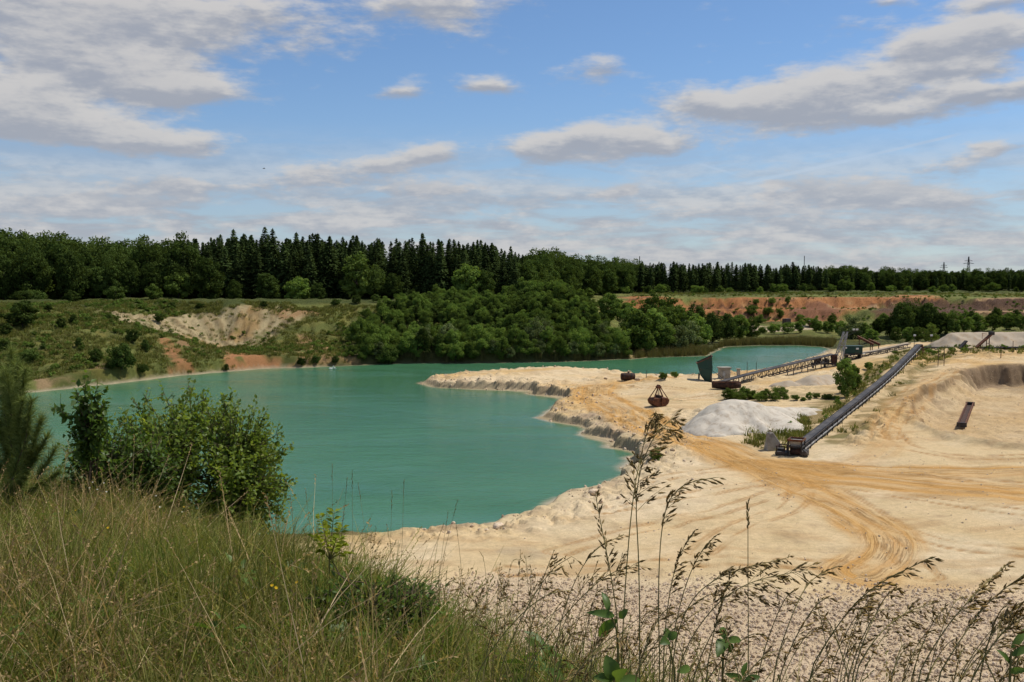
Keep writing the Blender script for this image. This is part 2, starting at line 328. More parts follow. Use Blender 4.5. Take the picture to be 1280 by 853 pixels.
def Hs(x, y, hill=True): return float(H(np.array([x]), np.array([y]), hill)[0])

# ------------------------------------------------------------------ mesh helpers
def tag(o, label=None, cat=None, group=None, kind=None):
    for k, v in (('label', label), ('category', cat), ('group', group), ('kind', kind)):
        if v: o[k] = v
    return o
def link(name, me, mat=None, parent=None):
    o = bpy.data.objects.new(name, me); COL.objects.link(o)
    if mat is not None and len(me.materials) == 0: me.materials.append(mat)
    if parent is not None: o.parent = parent
    return o
def empty(name, loc=(0, 0, 0), rz=0.0):
    o = bpy.data.objects.new(name, None); COL.objects.link(o); o.location = loc; o.rotation_euler = (0, 0, rz); o.empty_display_size = .3
    return o
def np_mesh(name, V, F, smooth=False, **attrs):
    """V (n,3); F (m,k) int array with one face size, or a list of such arrays"""
    Fs = F if isinstance(F, list) else [F]
    me = bpy.data.meshes.new(name); V = np.asarray(V, np.float32)
    me.vertices.add(len(V)); me.vertices.foreach_set('co', V.ravel())
    tot = sum(f.size for f in Fs); nf = sum(len(f) for f in Fs)
    me.loops.add(tot); me.loops.foreach_set('vertex_index', np.concatenate([f.ravel() for f in Fs]).astype(np.int32))
    me.polygons.add(nf); ls = []; c = 0
    for f in Fs:
        ls.append(c + np.arange(len(f)) * f.shape[1]); c += f.size
    me.polygons.foreach_set('loop_start', np.concatenate(ls).astype(np.int32))
    if smooth: me.polygons.foreach_set('use_smooth', np.ones(nf, bool))
    for k, a in attrs.items():
        a = np.asarray(a, np.float32)
        if a.ndim == 1:
            me.attributes.new(k, 'FLOAT', 'POINT').data.foreach_set('value', a)
        elif a.shape[1] == 3:
            me.attributes.new(k, 'FLOAT_VECTOR', 'POINT').data.foreach_set('vector', a.ravel())
        else:
            me.attributes.new(k, 'FLOAT_COLOR', 'POINT').data.foreach_set('color', a.ravel())
    me.update(calc_edges=True)
    return me
class MB:
    """collects boxes, bars, tubes and plates into one mesh"""
    def __init__(s): s.v = []; s.f = []
    def add(s, vs, fs):
        o = len(s.v); s.v += [tuple(map(float, p)) for p in vs]; s.f += [tuple(i + o for i in f) for f in fs]; return s
    def box(s, c, size, rot=None):
        hx, hy, hz = [k / 2 for k in size]; M = rot if rot is not None else Matrix.Identity(3)
        vs = [Vector(c) + M @ Vector((sx * hx, sy * hy, sz * hz)) for sz in (-1, 1) for sx, sy in ((-1, -1), (1, -1), (1, 1), (-1, 1))]
        return s.add(vs, [(3, 2, 1, 0), (4, 5, 6, 7), (0, 1, 5, 4), (1, 2, 6, 5), (2, 3, 7, 6), (3, 0, 4, 7)])
    def bar(s, p, q, w, h=None, up=(0, 0, 1)):
        p, q = Vector(p), Vector(q); h = h or w; z = (q - p).normalized(); x = Vector(up).cross(z)
        if x.length < 1e-4: x = Vector((1, 0, 0))
        x.normalize(); y = z.cross(x); M = Matrix((x, y, z)).transposed()
        return s.box((p + q) / 2, (w, h, (q - p).length), M)
    def tube(s, p, q, r0, r1=None, n=10, caps=True):
        p, q = Vector(p), Vector(q); r1 = r0 if r1 is None else r1; z = (q - p).normalized(); x = z.orthogonal().normalized(); y = z.cross(x)
        vs = [c + (x * math.cos(a) + y * math.sin(a)) * r for c, r in ((p, r0), (q, r1)) for a in [2 * math.pi * i / n for i in range(n)]]
        fs = [(i, (i + 1) % n, n + (i + 1) % n, n + i) for i in range(n)]
        if caps: fs += [tuple(range(n))[::-1], tuple(range(n, 2 * n))]
        return s.add(vs, fs)
    def loft(s, rings, caps=True):
        n = len(rings[0]); vs = [p for r in rings for p in r]
        fs = [(k * n + i, k * n + (i + 1) % n, (k + 1) * n + (i + 1) % n, (k + 1) * n + i) for k in range(len(rings) - 1) for i in range(n)]
        if caps: fs += [tuple(range(n))[::-1], tuple((len(rings) - 1) * n + i for i in range(n))]
        return s.add(vs, fs)
    def build(s, name, mat, parent=None, smooth=False, bevel=0):
        me = bpy.data.meshes.new(name); me.from_pydata(s.v, [], s.f); me.update()
        if smooth:
            for p in me.polygons: p.use_smooth = True
        o = link(name, me, mat, parent)
        if bevel:
            b = o.modifiers.new('bevel', 'BEVEL'); b.width = bevel; b.segments = 1; b.limit_method = 'ANGLE'
        return o

# ------------------------------------------------------------------ materials
def new_mat(name):
    m = bpy.data.materials.new(name); m.use_nodes = True; m.node_tree.nodes.clear()
    return m, m.node_tree, G(m.node_tree)
def out_bsdf(nt, col, rough=.9, bump=None, bdist=.05, bstr=1.0, spec=.25, metal=0.0):
    b = N(nt, 'ShaderNodeBsdfPrincipled'); g = G(nt); g._in(b.inputs['Base Color'], col if isinstance(col, bpy.types.NodeSocket) else tuple(col) + (1,))
    g._in(b.inputs['Roughness'], rough); b.inputs['Specular IOR Level'].default_value = spec; g._in(b.inputs['Metallic'], metal)
    if bump is not None:
        bn = N(nt, 'ShaderNodeBump'); bn.inputs['Strength'].default_value = bstr; bn.inputs['Distance'].default_value = bdist
        nt.links.new(bump, bn.inputs['Height']); nt.links.new(bn.outputs[0], b.inputs['Normal'])
    o = N(nt, 'ShaderNodeOutputMaterial'); nt.links.new(b.outputs[0], o.inputs[0]); return b
def leaf_mat(name, ca, cb, cc=None, trans=.3, vary=.35, gloss=.0):
    m, nt, g = new_mat(name)
    t = g.attr('tint'); r = N(nt, 'ShaderNodeObjectInfo').outputs['Random']
    col = g.mix(t, ca, cb)
    if cc is not None: col = g.mix(g.sstep(t, .86, .98), col, cc)
    f = g.add(1 - vary, g.mul(r, 2 * vary)); col = g.mix(1.0, col, g.comb(f, g.add(.5 * (1 - vary) + .5 * 1, g.mul(f, .0)), f), 'MULTIPLY') if False else g.mix(1.0, col, g.comb(f, f, f), 'MULTIPLY')
    df = N(nt, 'ShaderNodeBsdfDiffuse'); tr = N(nt, 'ShaderNodeBsdfTranslucent'); mx = N(nt, 'ShaderNodeMixShader')
    nt.links.new(col, df.inputs[0]); nt.links.new(g.mix(1.0, col, (1.15, 1.1, .55), 'MULTIPLY'), tr.inputs[0]); mx.inputs[0].default_value = trans
    nt.links.new(df.outputs[0], mx.inputs[1]); nt.links.new(tr.outputs[0], mx.inputs[2]); res = mx.outputs[0]
    if gloss:
        gl = N(nt, 'ShaderNodeBsdfGlossy'); gl.inputs['Roughness'].default_value = .42; gl.inputs[0].default_value = (.9, .95, .9, 1)
        m2 = N(nt, 'ShaderNodeMixShader'); m2.inputs[0].default_value = gloss
        nt.links.new(res, m2.inputs[1]); nt.links.new(gl.outputs[0], m2.inputs[2]); res = m2.outputs[0]
    o = N(nt, 'ShaderNodeOutputMaterial'); nt.links.new(res, o.inputs[0]); return m
def wear_mat(name, ca, cb, scale=3.0, rough=.7, metal=0.0, bumpd=.01, lo=.4, hi=.65):
    m, nt, g = new_mat(name); oc = N(nt, 'ShaderNodeTexCoord').outputs['Object']
    n = g.noise(oc, scale, 6, .65, .3); n2 = g.noise(oc, scale * 9, 3, .6)
    col = g.mix(g.sstep(n, lo, hi), ca, cb); col = g.mix(1.0, col, g.mix(n2, (.75, .75, .75), (1.2, 1.2, 1.2)), 'MULTIPLY')
    out_bsdf(nt, col, rough, n2, bumpd, .6, .3, metal); return m
M = {}
M['rust'] = wear_mat('rust', (.085, .035, .02), (.19, .075, .035), 2.5, .85)
M['dark_rust'] = wear_mat('dark_rust', (.035, .022, .018), (.10, .045, .03), 2.0, .85)
M['dark_steel'] = wear_mat('dark_steel', (.03, .03, .032), (.08, .06, .05), 1.5, .65)
M['grey_steel'] = wear_mat('grey_steel', (.40, .41, .41), (.24, .21, .19), 1.2, .6)
M['rubber'] = wear_mat('rubber', (.035, .034, .038), (.085, .078, .075), .5, .8)
M['green_paint'] = wear_mat('green_paint', (.012, .05, .042), (.05, .045, .03), .8, .55, lo=.5, hi=.75)
M['concrete'] = wear_mat('concrete', (.36, .33, .28), (.24, .21, .17), 1.2, .9)
M['orange'] = wear_mat('orange', (.30, .085, .035), (.17, .06, .03), 2.0, .7)
M['white_paint'] = wear_mat('white_paint', (.75, .75, .73), (.55, .52, .48), 1.5, .5)
M['wood'] = wear_mat('wood', (.11, .075, .05), (.06, .04, .028), 3, .9)
M['bark'] = wear_mat('bark', (.05, .04, .03), (.09, .075, .06), 6, .95)
M['twig'] = wear_mat('twig', (.075, .05, .03), (.12, .09, .05), 9, .9)
M['spruce'] = leaf_mat('spruce', (.032, .054, .018), (.072, .098, .030), None, .18, .4)
M['broad'] = leaf_mat('broad', (.046, .076, .019), (.105, .145, .036), None, .3, .38)
M['broad_light'] = leaf_mat('broad_light', (.085, .13, .026), (.145, .195, .046), None, .25, .3)
M['shrub'] = leaf_mat('shrub', (.095, .158, .033), (.195, .262, .062), None, .38, .35)
M['willow'] = leaf_mat('willow', (.125, .160, .060), (.20, .24, .10), None, .25, .22)
M['bush_leaf'] = leaf_mat('bush_leaf', (.12, .19, .03), (.26, .335, .065), (.36, .40, .08), .52, .1, .012)
M['dark_leaf'] = leaf_mat('dark_leaf', (.065, .125, .024), (.16, .235, .05), None, .48, .1, .012)
M['lime_leaf'] = leaf_mat('lime_leaf', (.20, .25, .03), (.32, .36, .05), None, .4, .1)
M['weed_leaf'] = leaf_mat('weed_leaf', (.060, .110, .020), (.13, .20, .04), None, .4, .15, .015)
M['pine_needle'] = leaf_mat('pine_needle', (.13, .175, .045), (.24, .28, .085), None, .2, .1)
M['grass'] = leaf_mat('grass', (.112, .150, .028), (.25, .23, .076), (.50, .39, .20), .45, .42)
M['bank_grass'] = leaf_mat('bank_grass', (.10, .135, .030), (.20, .19, .062), (.34, .27, .13), .35, .35)
M['brown_grass'] = leaf_mat('brown_grass', (.19, .13, .06), (.38, .27, .135), (.52, .40, .24), .35, .4)
M['green_grass'] = leaf_mat('green_grass', (.10, .165, .028), (.20, .26, .055), (.34, .30, .11), .3, .25)
M['stalk'] = leaf_mat('stalk', (.20, .18, .065), (.33, .26, .12), None, .15, .15)
M['spikelet'] = leaf_mat('spikelet', (.30, .22, .09), (.52, .38, .19), None, .5, .15)
M['reed'] = leaf_mat('reed', (.085, .095, .030), (.19, .155, .07), None, .3, .25)
M['yellow_petal'] = leaf_mat('yellow_petal', (.55, .34, .02), (.65, .45, .04), None, .3, .1)
M['white_petal'] = leaf_mat('white_petal', (.6, .58, .5), (.7, .68, .6), None, .3, .1)
M['feather'] = leaf_mat('feather', (.75, .75, .72), (.8, .8, .78), None, .05, .05)

# ground: colour of the soil comes with the mesh, the shader adds grain, streaks left by wheels and fine relief
def ground_mat(name, roads=True, grassy=False):
    m, nt, g = new_mat(name)
    oc = N(nt, 'ShaderNodeTexCoord').outputs['Object']
    col = g.attr('soil', 'Color')
    n1 = g.noise(oc, .35, 5, .6); n2 = g.noise(oc, 2.3, 5, .65); n3 = g.noise(oc, 11.0, 3, .6)
    f = g.add(g.add(g.mul(g.sub(n1, .5), .38), g.mul(g.sub(n2, .5), .62)), g.add(1.0, g.mul(g.sub(n3, .5), .35)))
    col = g.mix(1.0, col, g.comb(f, f, g.mul(f, g.add(.94, g.mul(n1, .12)))), 'MULTIPLY')
    n5 = g.noise(oc, 38.0, 3, .65); hgt = g.add(g.add(g.mul(n2, .5), g.mul(n3, .30)), g.mul(n5, .16)); col = g.mix(g.sstep(n5, .58, .72, 0, .28), col, (.30, .22, .14))
    if roads:
        for i, k in enumerate(ROADS):
            a = g.sep(g.attr(k, 'Vector'))                       # across, along, strength
            st = g.noise(g.comb(g.mul(a[0], 1.0), g.mul(a[1], .035), float(i) * 7), 4.2, 4, .62, .0)
            st2 = g.noise(g.comb(g.mul(a[0], 1.0), g.mul(a[1], .012), float(i) * 3 + 40), 1.1, 2, .5)
            brk = g.sstep(g.noise(g.comb(g.mul(a[0], .5), g.mul(a[1], .16), float(i) * 5 + 11), 1.0, 3, .6), .36, .62)
            line = g.mul(brk, g.sstep(g.m('ABSOLUTE', g.sub(st, .5)), .0, .05, 1, 0))
            col = g.mix(g.mul(a[2], g.sstep(st2, .36, .64, .4, 1.0)), col, g.mix(g.sstep(st, .3, .7), (.50, .25, .06), (.55, .34, .13)))
            col = g.mix(g.mul(g.mul(a[2], line), .5), col, (.34, .175, .06))
            hgt = g.sub(hgt, g.mul(g.mul(a[2], line), .30))
    if grassy:
        n4 = g.noise(oc, 6.0, 5, .7)
        hgt = g.add(hgt, g.mul(n4, 1.4))
    out_bsdf(nt, col, .95, hgt, .22 if not grassy else .5, .85, .12)
    return m
M['ground'] = ground_mat('quarry_sand'); M['bank'] = ground_mat('bank_soil', False, True)
m, nt, g = new_mat('lake_water')
oc = N(nt, 'ShaderNodeTexCoord').outputs['Object']; sh = g.attr('depth')
nz = g.noise(oc, .05, 4, .6, .5)
nzs = g.noise(g.vmul(oc, (.05, .16, 1)), 1.0, 5, .65, .4)
t = g.sstep(g.add(sh, g.mul(g.sub(nzs, .5), .4)), .0, .40)
col = g.mix(t, (.36, .30, .18), g.mix(g.sstep(nz, .35, .65), (.046, .143, .068), (.056, .162, .078)))
col = g.mix(g.sstep(sh, .02, .16, .6, 0), col, (.48, .40, .26))
wav = g.add(g.noise(g.vmul(oc, (.9, 1.6, 1)), 1.5, 4, .6), g.mul(g.noise(g.vmul(oc, (.25, .5, 1)), 1.0, 3, .5), 1.6))
wp = g.sstep(g.noise(g.vmul(oc, (.012, .03, 1)), 1.0, 4, .6, .6), .38, .62)
b = out_bsdf(nt, col, g.add(.10, g.mul(wp, .10)), g.mul(wav, g.add(.45, g.mul(wp, .9))), .10, .8, .26); b.inputs['IOR'].default_value = 1.333
M['water'] = m
m, nt, g = new_mat('white_sand'); oc = N(nt, 'ShaderNodeTexCoord').outputs['Object']
n1 = g.noise(oc, .5, 5, .6); n2 = g.noise(oc, 6, 4, .6); n3 = g.noise(g.vmul(oc, (1, 1, .12)), 1.6, 4, .6)
col = g.mix(n1, (.45, .40, .325), (.60, .545, .455)); col = g.mix(g.sstep(n3, .45, .7), col, (.40, .335, .26))
out_bsdf(nt, col, .95, n2, .06, .7, .1); M['heap'] = m
m, nt, g = new_mat('tan_sand'); oc = N(nt, 'ShaderNodeTexCoord').outputs['Object']
n1 = g.noise(oc, .4, 5, .6); n3 = g.noise(g.vmul(oc, (1, 1, .15)), 1.0, 4, .6)
col = g.mix(n1, (.33, .27, .20), (.46, .385, .29)); col = g.mix(g.sstep(n3, .45, .7), col, (.36, .27, .18))
out_bsdf(nt, col, .95, g.noise(oc, 5, 4, .6), .06, .7, .1); M['tan_heap'] = m
m, nt, g = new_mat('stone'); rr = N(nt, 'ShaderNodeObjectInfo').outputs['Random']; oc = N(nt, 'ShaderNodeTexCoord').outputs['Object']
col = g.mix(rr, (.46, .35, .235), (.66, .535, .39)); col = g.mix(g.sstep(g.noise(oc, 2.0, 4, .6), .4, .7, 0, .5), col, (.45, .27, .15))
out_bsdf(nt, col, .92, g.noise(oc, 5, 4), .05, .6, .15); M['stone'] = m

# ------------------------------------------------------------------ terrain sheet
print('terrain')
th = np.radians(np.concatenate([np.linspace(-62, -37, 26)[:-1], np.linspace(-37, 37, 640), np.linspace(37, 62, 26)[1:]]))
rr_ = np.concatenate([np.linspace(2.0, 44, 110)[:-1], 44 + np.cumsum(np.concatenate([np.linspace(.30, .42, 260), np.linspace(.42, .75, 290), np.geomspace(.8, 3, 110), np.geomspace(3, 160, 75)]))])
OY = -14.0
TH, RR = np.meshgrid(th, rr_); GX = RR * np.sin(TH); GY = OY + RR * np.cos(TH)
inf = {}; GZ = H(GX, GY, True, inf)
nr, nc = GX.shape; print('grid', nr, nc, 'far', GY.max())
def zone(pix, soft, seed, amp=1.0, fs=4.0):
    w = np.array([hit(*p) for p in pix]); m_ = soft + amp * 2.2 + 1; out = np.zeros(GX.shape)
    k = (GX > w[:, 0].min() - m_) & (GX < w[:, 0].max() + m_) & (GY > w[:, 1].min() - m_) & (GY < w[:, 1].max() + m_); x, y = GX[k], GY[k]
    out[k] = sm(-soft, soft, poly_dist(x, y, w) + fbm(x / fs, y / fs, seed, 4) * amp * 2); return out
def lay(C, mask, col):
    mask = mask[..., None]; return C * (1 - mask) + np.array(col) * mask
# base colours of the soil
fb = fbm(GX / 8, GY / 8, 101, 4); fs_ = fbm(GX / 2.2, GY / 2.2, 111, 4); fl_ = fbm(GX / 26, GY / 14, 121, 4)
C = np.zeros(GX.shape + (3,)) + np.array((.56, .42, .235))
C = lay(C, sm(-.1, .45, fl_), (.53, .345, .145)); C = lay(C, sm(.0, .5, fb) * .7, (.62, .495, .315))
C = lay(C, sm(.22, .6, fs_) * .5, (.34, .235, .135)); C = lay(C, sm(.05, .5, fbm(GX / 5, GY / 1.6, 125, 4)) * .5, (.40, .255, .12)); C = lay(C, sm(.1, .5, fbm(GX / 30 + 7, GY / 30, 127, 3)) * .55, (.62, .50, .33))
land_far = 1 - inf['qm']
grassc = np.array((.140, .155, .042)) * (1 + fb[..., None] * .7) + np.array((.10, .045, .010)) * np.clip(fs_ + .1, 0, 1)[..., None]
grassc = np.clip(grassc, .02, 1)
C = C * (1 - land_far[..., None]) + grassc * land_far[..., None]
plate = sm(13.0, 14.0, GZ) * land_far * sm(150, 200, GY)
C = lay(C, plate * .8, (.060, .078, .020)); lowb = sm(5.0, 1.5, GZ) * land_far * sm(215, 235, GY) * (GX > -42) * sm(330, 300, GY); C = lay(C, lowb * .7, (.06, .062, .026))
far_soil = sm(600, 800, GY); C = lay(C, far_soil, (.05, .07, .025))
# bare faces and tracks of the far banks
white_face = zone([(128, 391), (175, 393), (205, 398), (240, 390), (290, 394), (350, 393), (392, 388), (372, 400), (340, 415), (312, 430), (285, 434), (230, 421), (190, 410), (150, 402)], 1.2, 131, 1.3)
white_face = np.maximum(white_face, inf['bowl']); C = lay(C, white_face * sm(-.5, -.1, fs_ + .1), (.48, .385, .215)); C = lay(C, white_face * sm(.16, .03, inf['brill']) * .65, (.27, .19, .09)); C = lay(C, white_face * sm(.05, .4, fb) * .6, (.45, .27, .10))
for pz, cz in [([(196, 423), (212, 425), (240, 462), (215, 466)], (.40, .20, .085)), ([(284, 440), (320, 444), (352, 452), (368, 460), (290, 466), (280, 455)], (.48, .23, .10)),
               ([(370, 430), (378, 410), (420, 440), (450, 456), (372, 458)], (.38, .24, .11)), ([(42, 474), (88, 471), (92, 478), (44, 484)], (.36, .25, .13)),
               ([(345, 390), (392, 385), (398, 392), (350, 400)], (.40, .25, .12)), ([(215, 420), (300, 435), (360, 444), (300, 442), (220, 428)], (.30, .19, .09)),
               ([(785, 425), (815, 432), (820, 446), (786, 450)], (.33, .25, .11)), ([(640, 376), (664, 374), (666, 384), (642, 386)], (.38, .17, .07)),
               ([(112, 456), (134, 455), (134, 463), (112, 462)], (.42, .27, .14))]:
    C = lay(C, zone(pz, .8, 141, 1.0, 3.0) * sm(-.35, .1, fs_ + .2), cz)
red = zone([(778, 371), (840, 373), (950, 372), (1160, 369), (1172, 376), (1160, 381), (1100, 384), (1050, 402), (960, 402), (900, 400), (830, 398), (776, 392)], 2.0, 151, 3.0, 9)
C = lay(C, red, (.40, .175, .065)); C = lay(C, red * sm(.05, .35, fbm(GX / 9, GY / 3, 161, 4)), (.16, .075, .04)); C = lay(C, red * sm(.1, .4, fbm(GX / 12, GY / 2, 163, 3)) * .8, (.52, .30, .13))
C = lay(C, zone([(985, 384), (1045, 383), (1048, 402), (990, 402)], 2, 171, 2.0, 6), (.25, .115, .06))
brown = zone([(1090, 384), (1170, 379), (1300, 374), (1300, 398), (1200, 402), (1110, 408)], 2.0, 173, 3.0, 8)
C = lay(C, brown, (.115, .066, .042)); C = lay(C, brown * sm(.1, .4, fbm(GX / 10, GY / 5, 175, 3)) * .7, (.17, .10, .05))
for pz in [[(1035, 381.0), (1115, 379.5), (1120, 382.5), (1035, 383.8)], [(1165, 378.5), (1215, 376), (1300, 372), (1300, 375.5), (1215, 379), (1165, 381)], [(1215, 389.8), (1300, 388), (1300, 391), (1215, 392.4)]]:
    C = lay(C, zone(pz, .8, 177, .8, 5), (.42, .27, .14))
C = lay(C, zone([(925, 388), (942, 402), (925, 402)], 1, 179, .8, 3), (.45, .25, .13))
C = lay(C, zone([(935, 407), (1010, 405), (1015, 412), (950, 416), (925, 414)], 2, 181, 2, 5), (.58, .45, .30))
# quarry: wet waterline, grassy strips; shade painted on ledges, pit rim and far wall
qm = inf['qm']
for pz, cz, k in [([(1010, 545), (1045, 505), (1085, 465), (1130, 436), (1142, 437), (1105, 470), (1060, 515), (1022, 548)], (.19, .16, .06), .75),
                  ([(1035, 548), (1075, 518), (1130, 458), (1150, 440), (1160, 446), (1135, 472), (1085, 528), (1055, 560)], (.27, .20, .095), .6),
                  ([(930, 535), (1010, 520), (1020, 550), (985, 566), (935, 558)], (.23, .17, .075), .7), ([(1150, 437), (1190, 437), (1195, 449), (1150, 462)], (.26, .20, .09), .55),
                  ([(800, 497), (850, 497), (850, 502), (800, 502)], (.26, .21, .10), .6), ([(890, 486), (1040, 490), (1045, 500), (890, 500)], (.20, .16, .07), .5),
                  ([(700, 520), (750, 515), (800, 545), (835, 572), (800, 585), (770, 560), (730, 535)], (.40, .30, .20), .7),
                  ([(1165, 543), (1200, 545), (1280, 555), (1280, 562), (1200, 555)], (.30, .22, .11), .22), ([(620, 690), (690, 680), (720, 692), (640, 700)], (.36, .30, .20), .45)]:
    C = lay(C, zone(pz, .9, 191, 1.1, 3.0) * sm(-.3, .15, fs_ + .12) * k * qm, cz)
side = inf['cs']; cdn = inf['cd'] + fbm(GX / 3, GY / 3, 193, 3) * 3.0; on = sm(6, 12, inf['ca']) * qm
bankl = np.maximum(sm(1.2, 2.2, cdn) * sm(8.5, 5.5, cdn) * (side < 0), sm(1.2, 2.0, cdn) * sm(5.5, 3.0, cdn) * (side > 0)) * on
C = lay(C, bankl * sm(-.35, .1, fs_ + .12), (.24, .175, .075)); C = lay(C, bankl * sm(.0, .4, fb), (.15, .135, .05))
backw = zone([(1140, 434), (1290, 433), (1290, 444), (1215, 445), (1190, 450), (1150, 458)], 1.0, 195, 2.0, 4) * qm; C = lay(C, backw * sm(-.2, .2, fs_) * .8, (.27, .19, .095))
rim = np.exp(-((inf['dp'] - .1) / .55) ** 2) * qm * (GY < 175); C = lay(C, rim * .9, (.20, .135, .075)); C = lay(C, np.exp(-((inf['dp'] - 2.4) / 1.6) ** 2) * qm * sm(.0, .3, fs_) * .7, (.33, .235, .14))  # pit rim: shade of the scarp painted as a dark brown line
pitm = sm(-.5, 1.5, inf['dp']) * qm
C = lay(C, pitm * .6, (.44, .315, .175))
pw = zone([(1200, 462), (1225, 457), (1300, 455), (1420, 455), (1420, 480), (1300, 494), (1260, 490), (1225, 478)], 1.2, 197, 1.0, 4)
wl = sm(-.4, .3, inf['dp']) * sm(4.0, 2.4, inf['dp']) * sm(160, 170, GY) * qm; C = lay(C, np.maximum(wl, pw * .5) * .95, (.19, .13, .078)); C = lay(C, wl * sm(.0, .3, fbm(GX / 6, GZ / .5, 198, 3)) * .5, (.30, .215, .13))  # far pit wall turned from the sun: its shade painted in dark brown
grav = zone([(540, 728), (700, 722), (850, 728), (1000, 738), (1280, 742), (1500, 742), (1500, 1000), (500, 1000)], 2.2, 199, 2.0, 6)
C = lay(C, grav * .8 * qm, (.52, .40, .265))
beach = sm(2.2, .3, inf['dl']) * qm; C = lay(C, beach * .75, (.50, .40, .26)); C = lay(C, sm(.5, -.3, inf['dl']) * .8, (.30, .27, .17))
fshore = sm(.75, .2, inf['dl']) * land_far * sm(120, 160, GY); C = lay(C, fshore * .8 * sm(-38, -48, GX), (.50, .42, .28)); C = lay(C, fshore * .8 * sm(-48, -38, GX), (.10, .095, .045))
hm = inf['hill'] * sm(4.5, 2.5, inf['s']); C = lay(C, hm * 1.0, (.075, .065, .028)); C = lay(C, inf['hill'] * sm(2.5, 5, inf['s']) * sm(-.2, .2, fs_), (.30, .22, .12))
C = lay(C, inf['led'] * .6, (.22, .16, .10)); C = lay(C, np.exp(-((inf['dl'] - .12) / .22) ** 2) * qm * .7, (.24, .18, .11))  # ledge face: shade painted in brown; second layer is the wet waterline
C = lay(C, sm(5.5, 1.5, inf['dl']) * sm(.3, 1.0, inf['dl']) * qm * sm(.0, .3, fs_) * .6, (.28, .205, .13))
for pk in [[(760, 640), (860, 622), (960, 600), (1040, 592)], [(700, 690), (820, 660), (930, 630), (1010, 600)], [(1280, 690), (1180, 680), (1100, 650), (1040, 612)], [(880, 690), (920, 660), (985, 640), (1005, 610), (985, 590)], [(1280, 640), (1150, 622), (1040, 604), (960, 590)],
           [(640, 715), (760, 712), (900, 700), (1060, 705)], [(1280, 605), (1130, 585), (1010, 583)], [(820, 600), (870, 590), (930, 584)], [(1160, 720), (1130, 690), (1090, 660), (1030, 630)], [(740, 480), (800, 484), (850, 486)], [(700, 478), (740, 484), (760, 500)], [(850, 500), (900, 494), (960, 488)],
           [(1280, 570), (1200, 572), (1130, 560), (1110, 535)], [(1100, 545), (1112, 515), (1135, 490), (1175, 467)], [(1115, 548), (1126, 516), (1150, 490), (1190, 464)]]:
    w = smooth_line([hit(*p) for p in pk]); k = (GX > w[:, 0].min() - 3) & (GX < w[:, 0].max() + 3) & (GY > w[:, 1].min() - 3) & (GY < w[:, 1].max() + 3)
    la, al, di = poly_dist(GX[k], GY[k], w, False); br = sm(-.15, .2, fbm(al / 4, la, 207, 3) + .12) * qm[k] * sm(0, 3, inf['dl'][k])
    for o_ in (-1.05, -.7, .75, 1.1):
        rut = np.exp(-((la - o_ + fbm(al / 9, al * 0, 209, 2) * .5) / .13) ** 2) * br; C[k] = lay(C[k], rut * .8, (.36, .20, .075)); GZ[k] = GZ[k] - rut * .05
road_attr = {}
for k, (ln, wd) in ROADS.items():
    la, al, di = poly_dist(GX, GY, ln, False)
    road_attr[k] = np.stack([la, al, sm(wd, wd * .45, di + fbm(GX / 5, GY / 5, 203, 3) * 1.5) * qm * sm(0, 3, inf['dl']) * (.32 if k == 'road_c' else 1.0)], -1)
main_road = np.max(np.stack([road_attr[k][..., 2] for k in ROADS]), 0)
# grid faces, split into the pieces of the setting
idx = np.arange(nr * nc).reshape(nr, nc)
QF = np.stack([idx[:-1, :-1], idx[:-1, 1:], idx[1:, 1:], idx[1:, :-1]], -1).reshape(-1, 4)
P = np.stack([GX, GY, GZ], -1).reshape(-1, 3)
du = np.gradient(np.stack([GX, GY, GZ], -1), axis=1); dv = np.gradient(np.stack([GX, GY, GZ], -1), axis=0)
NR = np.cross(du, dv).reshape(-1, 3); NR /= np.linalg.norm(NR, axis=1, keepdims=True); NR[NR[:, 2] < 0] *= -1
fc = lambda a: a.reshape(-1)[QF].mean(1)
cls = np.full(len(QF), 1)                                   # quarry_floor
cls[fc(inf['qm']) < .5] = 3                                 # far bank
cls[fc(far_soil) > .5] = 4                                  # plain
cls[(fc(main_road) > .16) & (cls == 1)] = 2                  # dirt_road
cls[fc(inf['hill'].astype(float)) > .5] = 0                 # grassy_hill
cls[fc(GZ) < -.45] = 5                                      # lake_bed
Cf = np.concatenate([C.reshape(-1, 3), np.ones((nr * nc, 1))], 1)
def piece(name, sel, mat, V=P, attrs=None):
    F = QF[sel]; used, inv = np.unique(F.ravel(), return_inverse=True)
    a = {k: v[used] for k, v in (attrs or {}).items()}
    me = np_mesh(name, V[used], inv.reshape(-1, 4).astype(np.int32), True, **a)
    if V is P: me.normals_split_custom_set_from_vertices(NR[used].astype(np.float32))
    o = link(name, me, mat); tag(o, kind='structure'); return o
RA = {k: v.reshape(-1, 3) for k, v in road_attr.items()}
piece('grassy_hill', cls == 0, M['bank'], attrs={'soil': Cf})
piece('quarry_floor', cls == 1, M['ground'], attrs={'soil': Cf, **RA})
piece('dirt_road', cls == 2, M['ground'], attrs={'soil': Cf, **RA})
piece('far_bank', cls == 3, M['bank'], attrs={'soil': Cf})
piece('plain', cls == 4, M['bank'], attrs={'soil': Cf})
piece('lake_bed', cls == 5, M['ground'], attrs={'soil': Cf, **RA})
zmin = P[:, 2][QF].min(1); wsel = (zmin < .02) & (fc(inf['dl']) < 3) & (fc(inf['hill'].astype(float)) < .01)
PW = P.copy(); PW[:, 2] = 0.0
lake = piece('lake', wsel, M['water'], PW, {'depth': np.clip(-GZ.reshape(-1), 0, 3)})
print('terrain done')

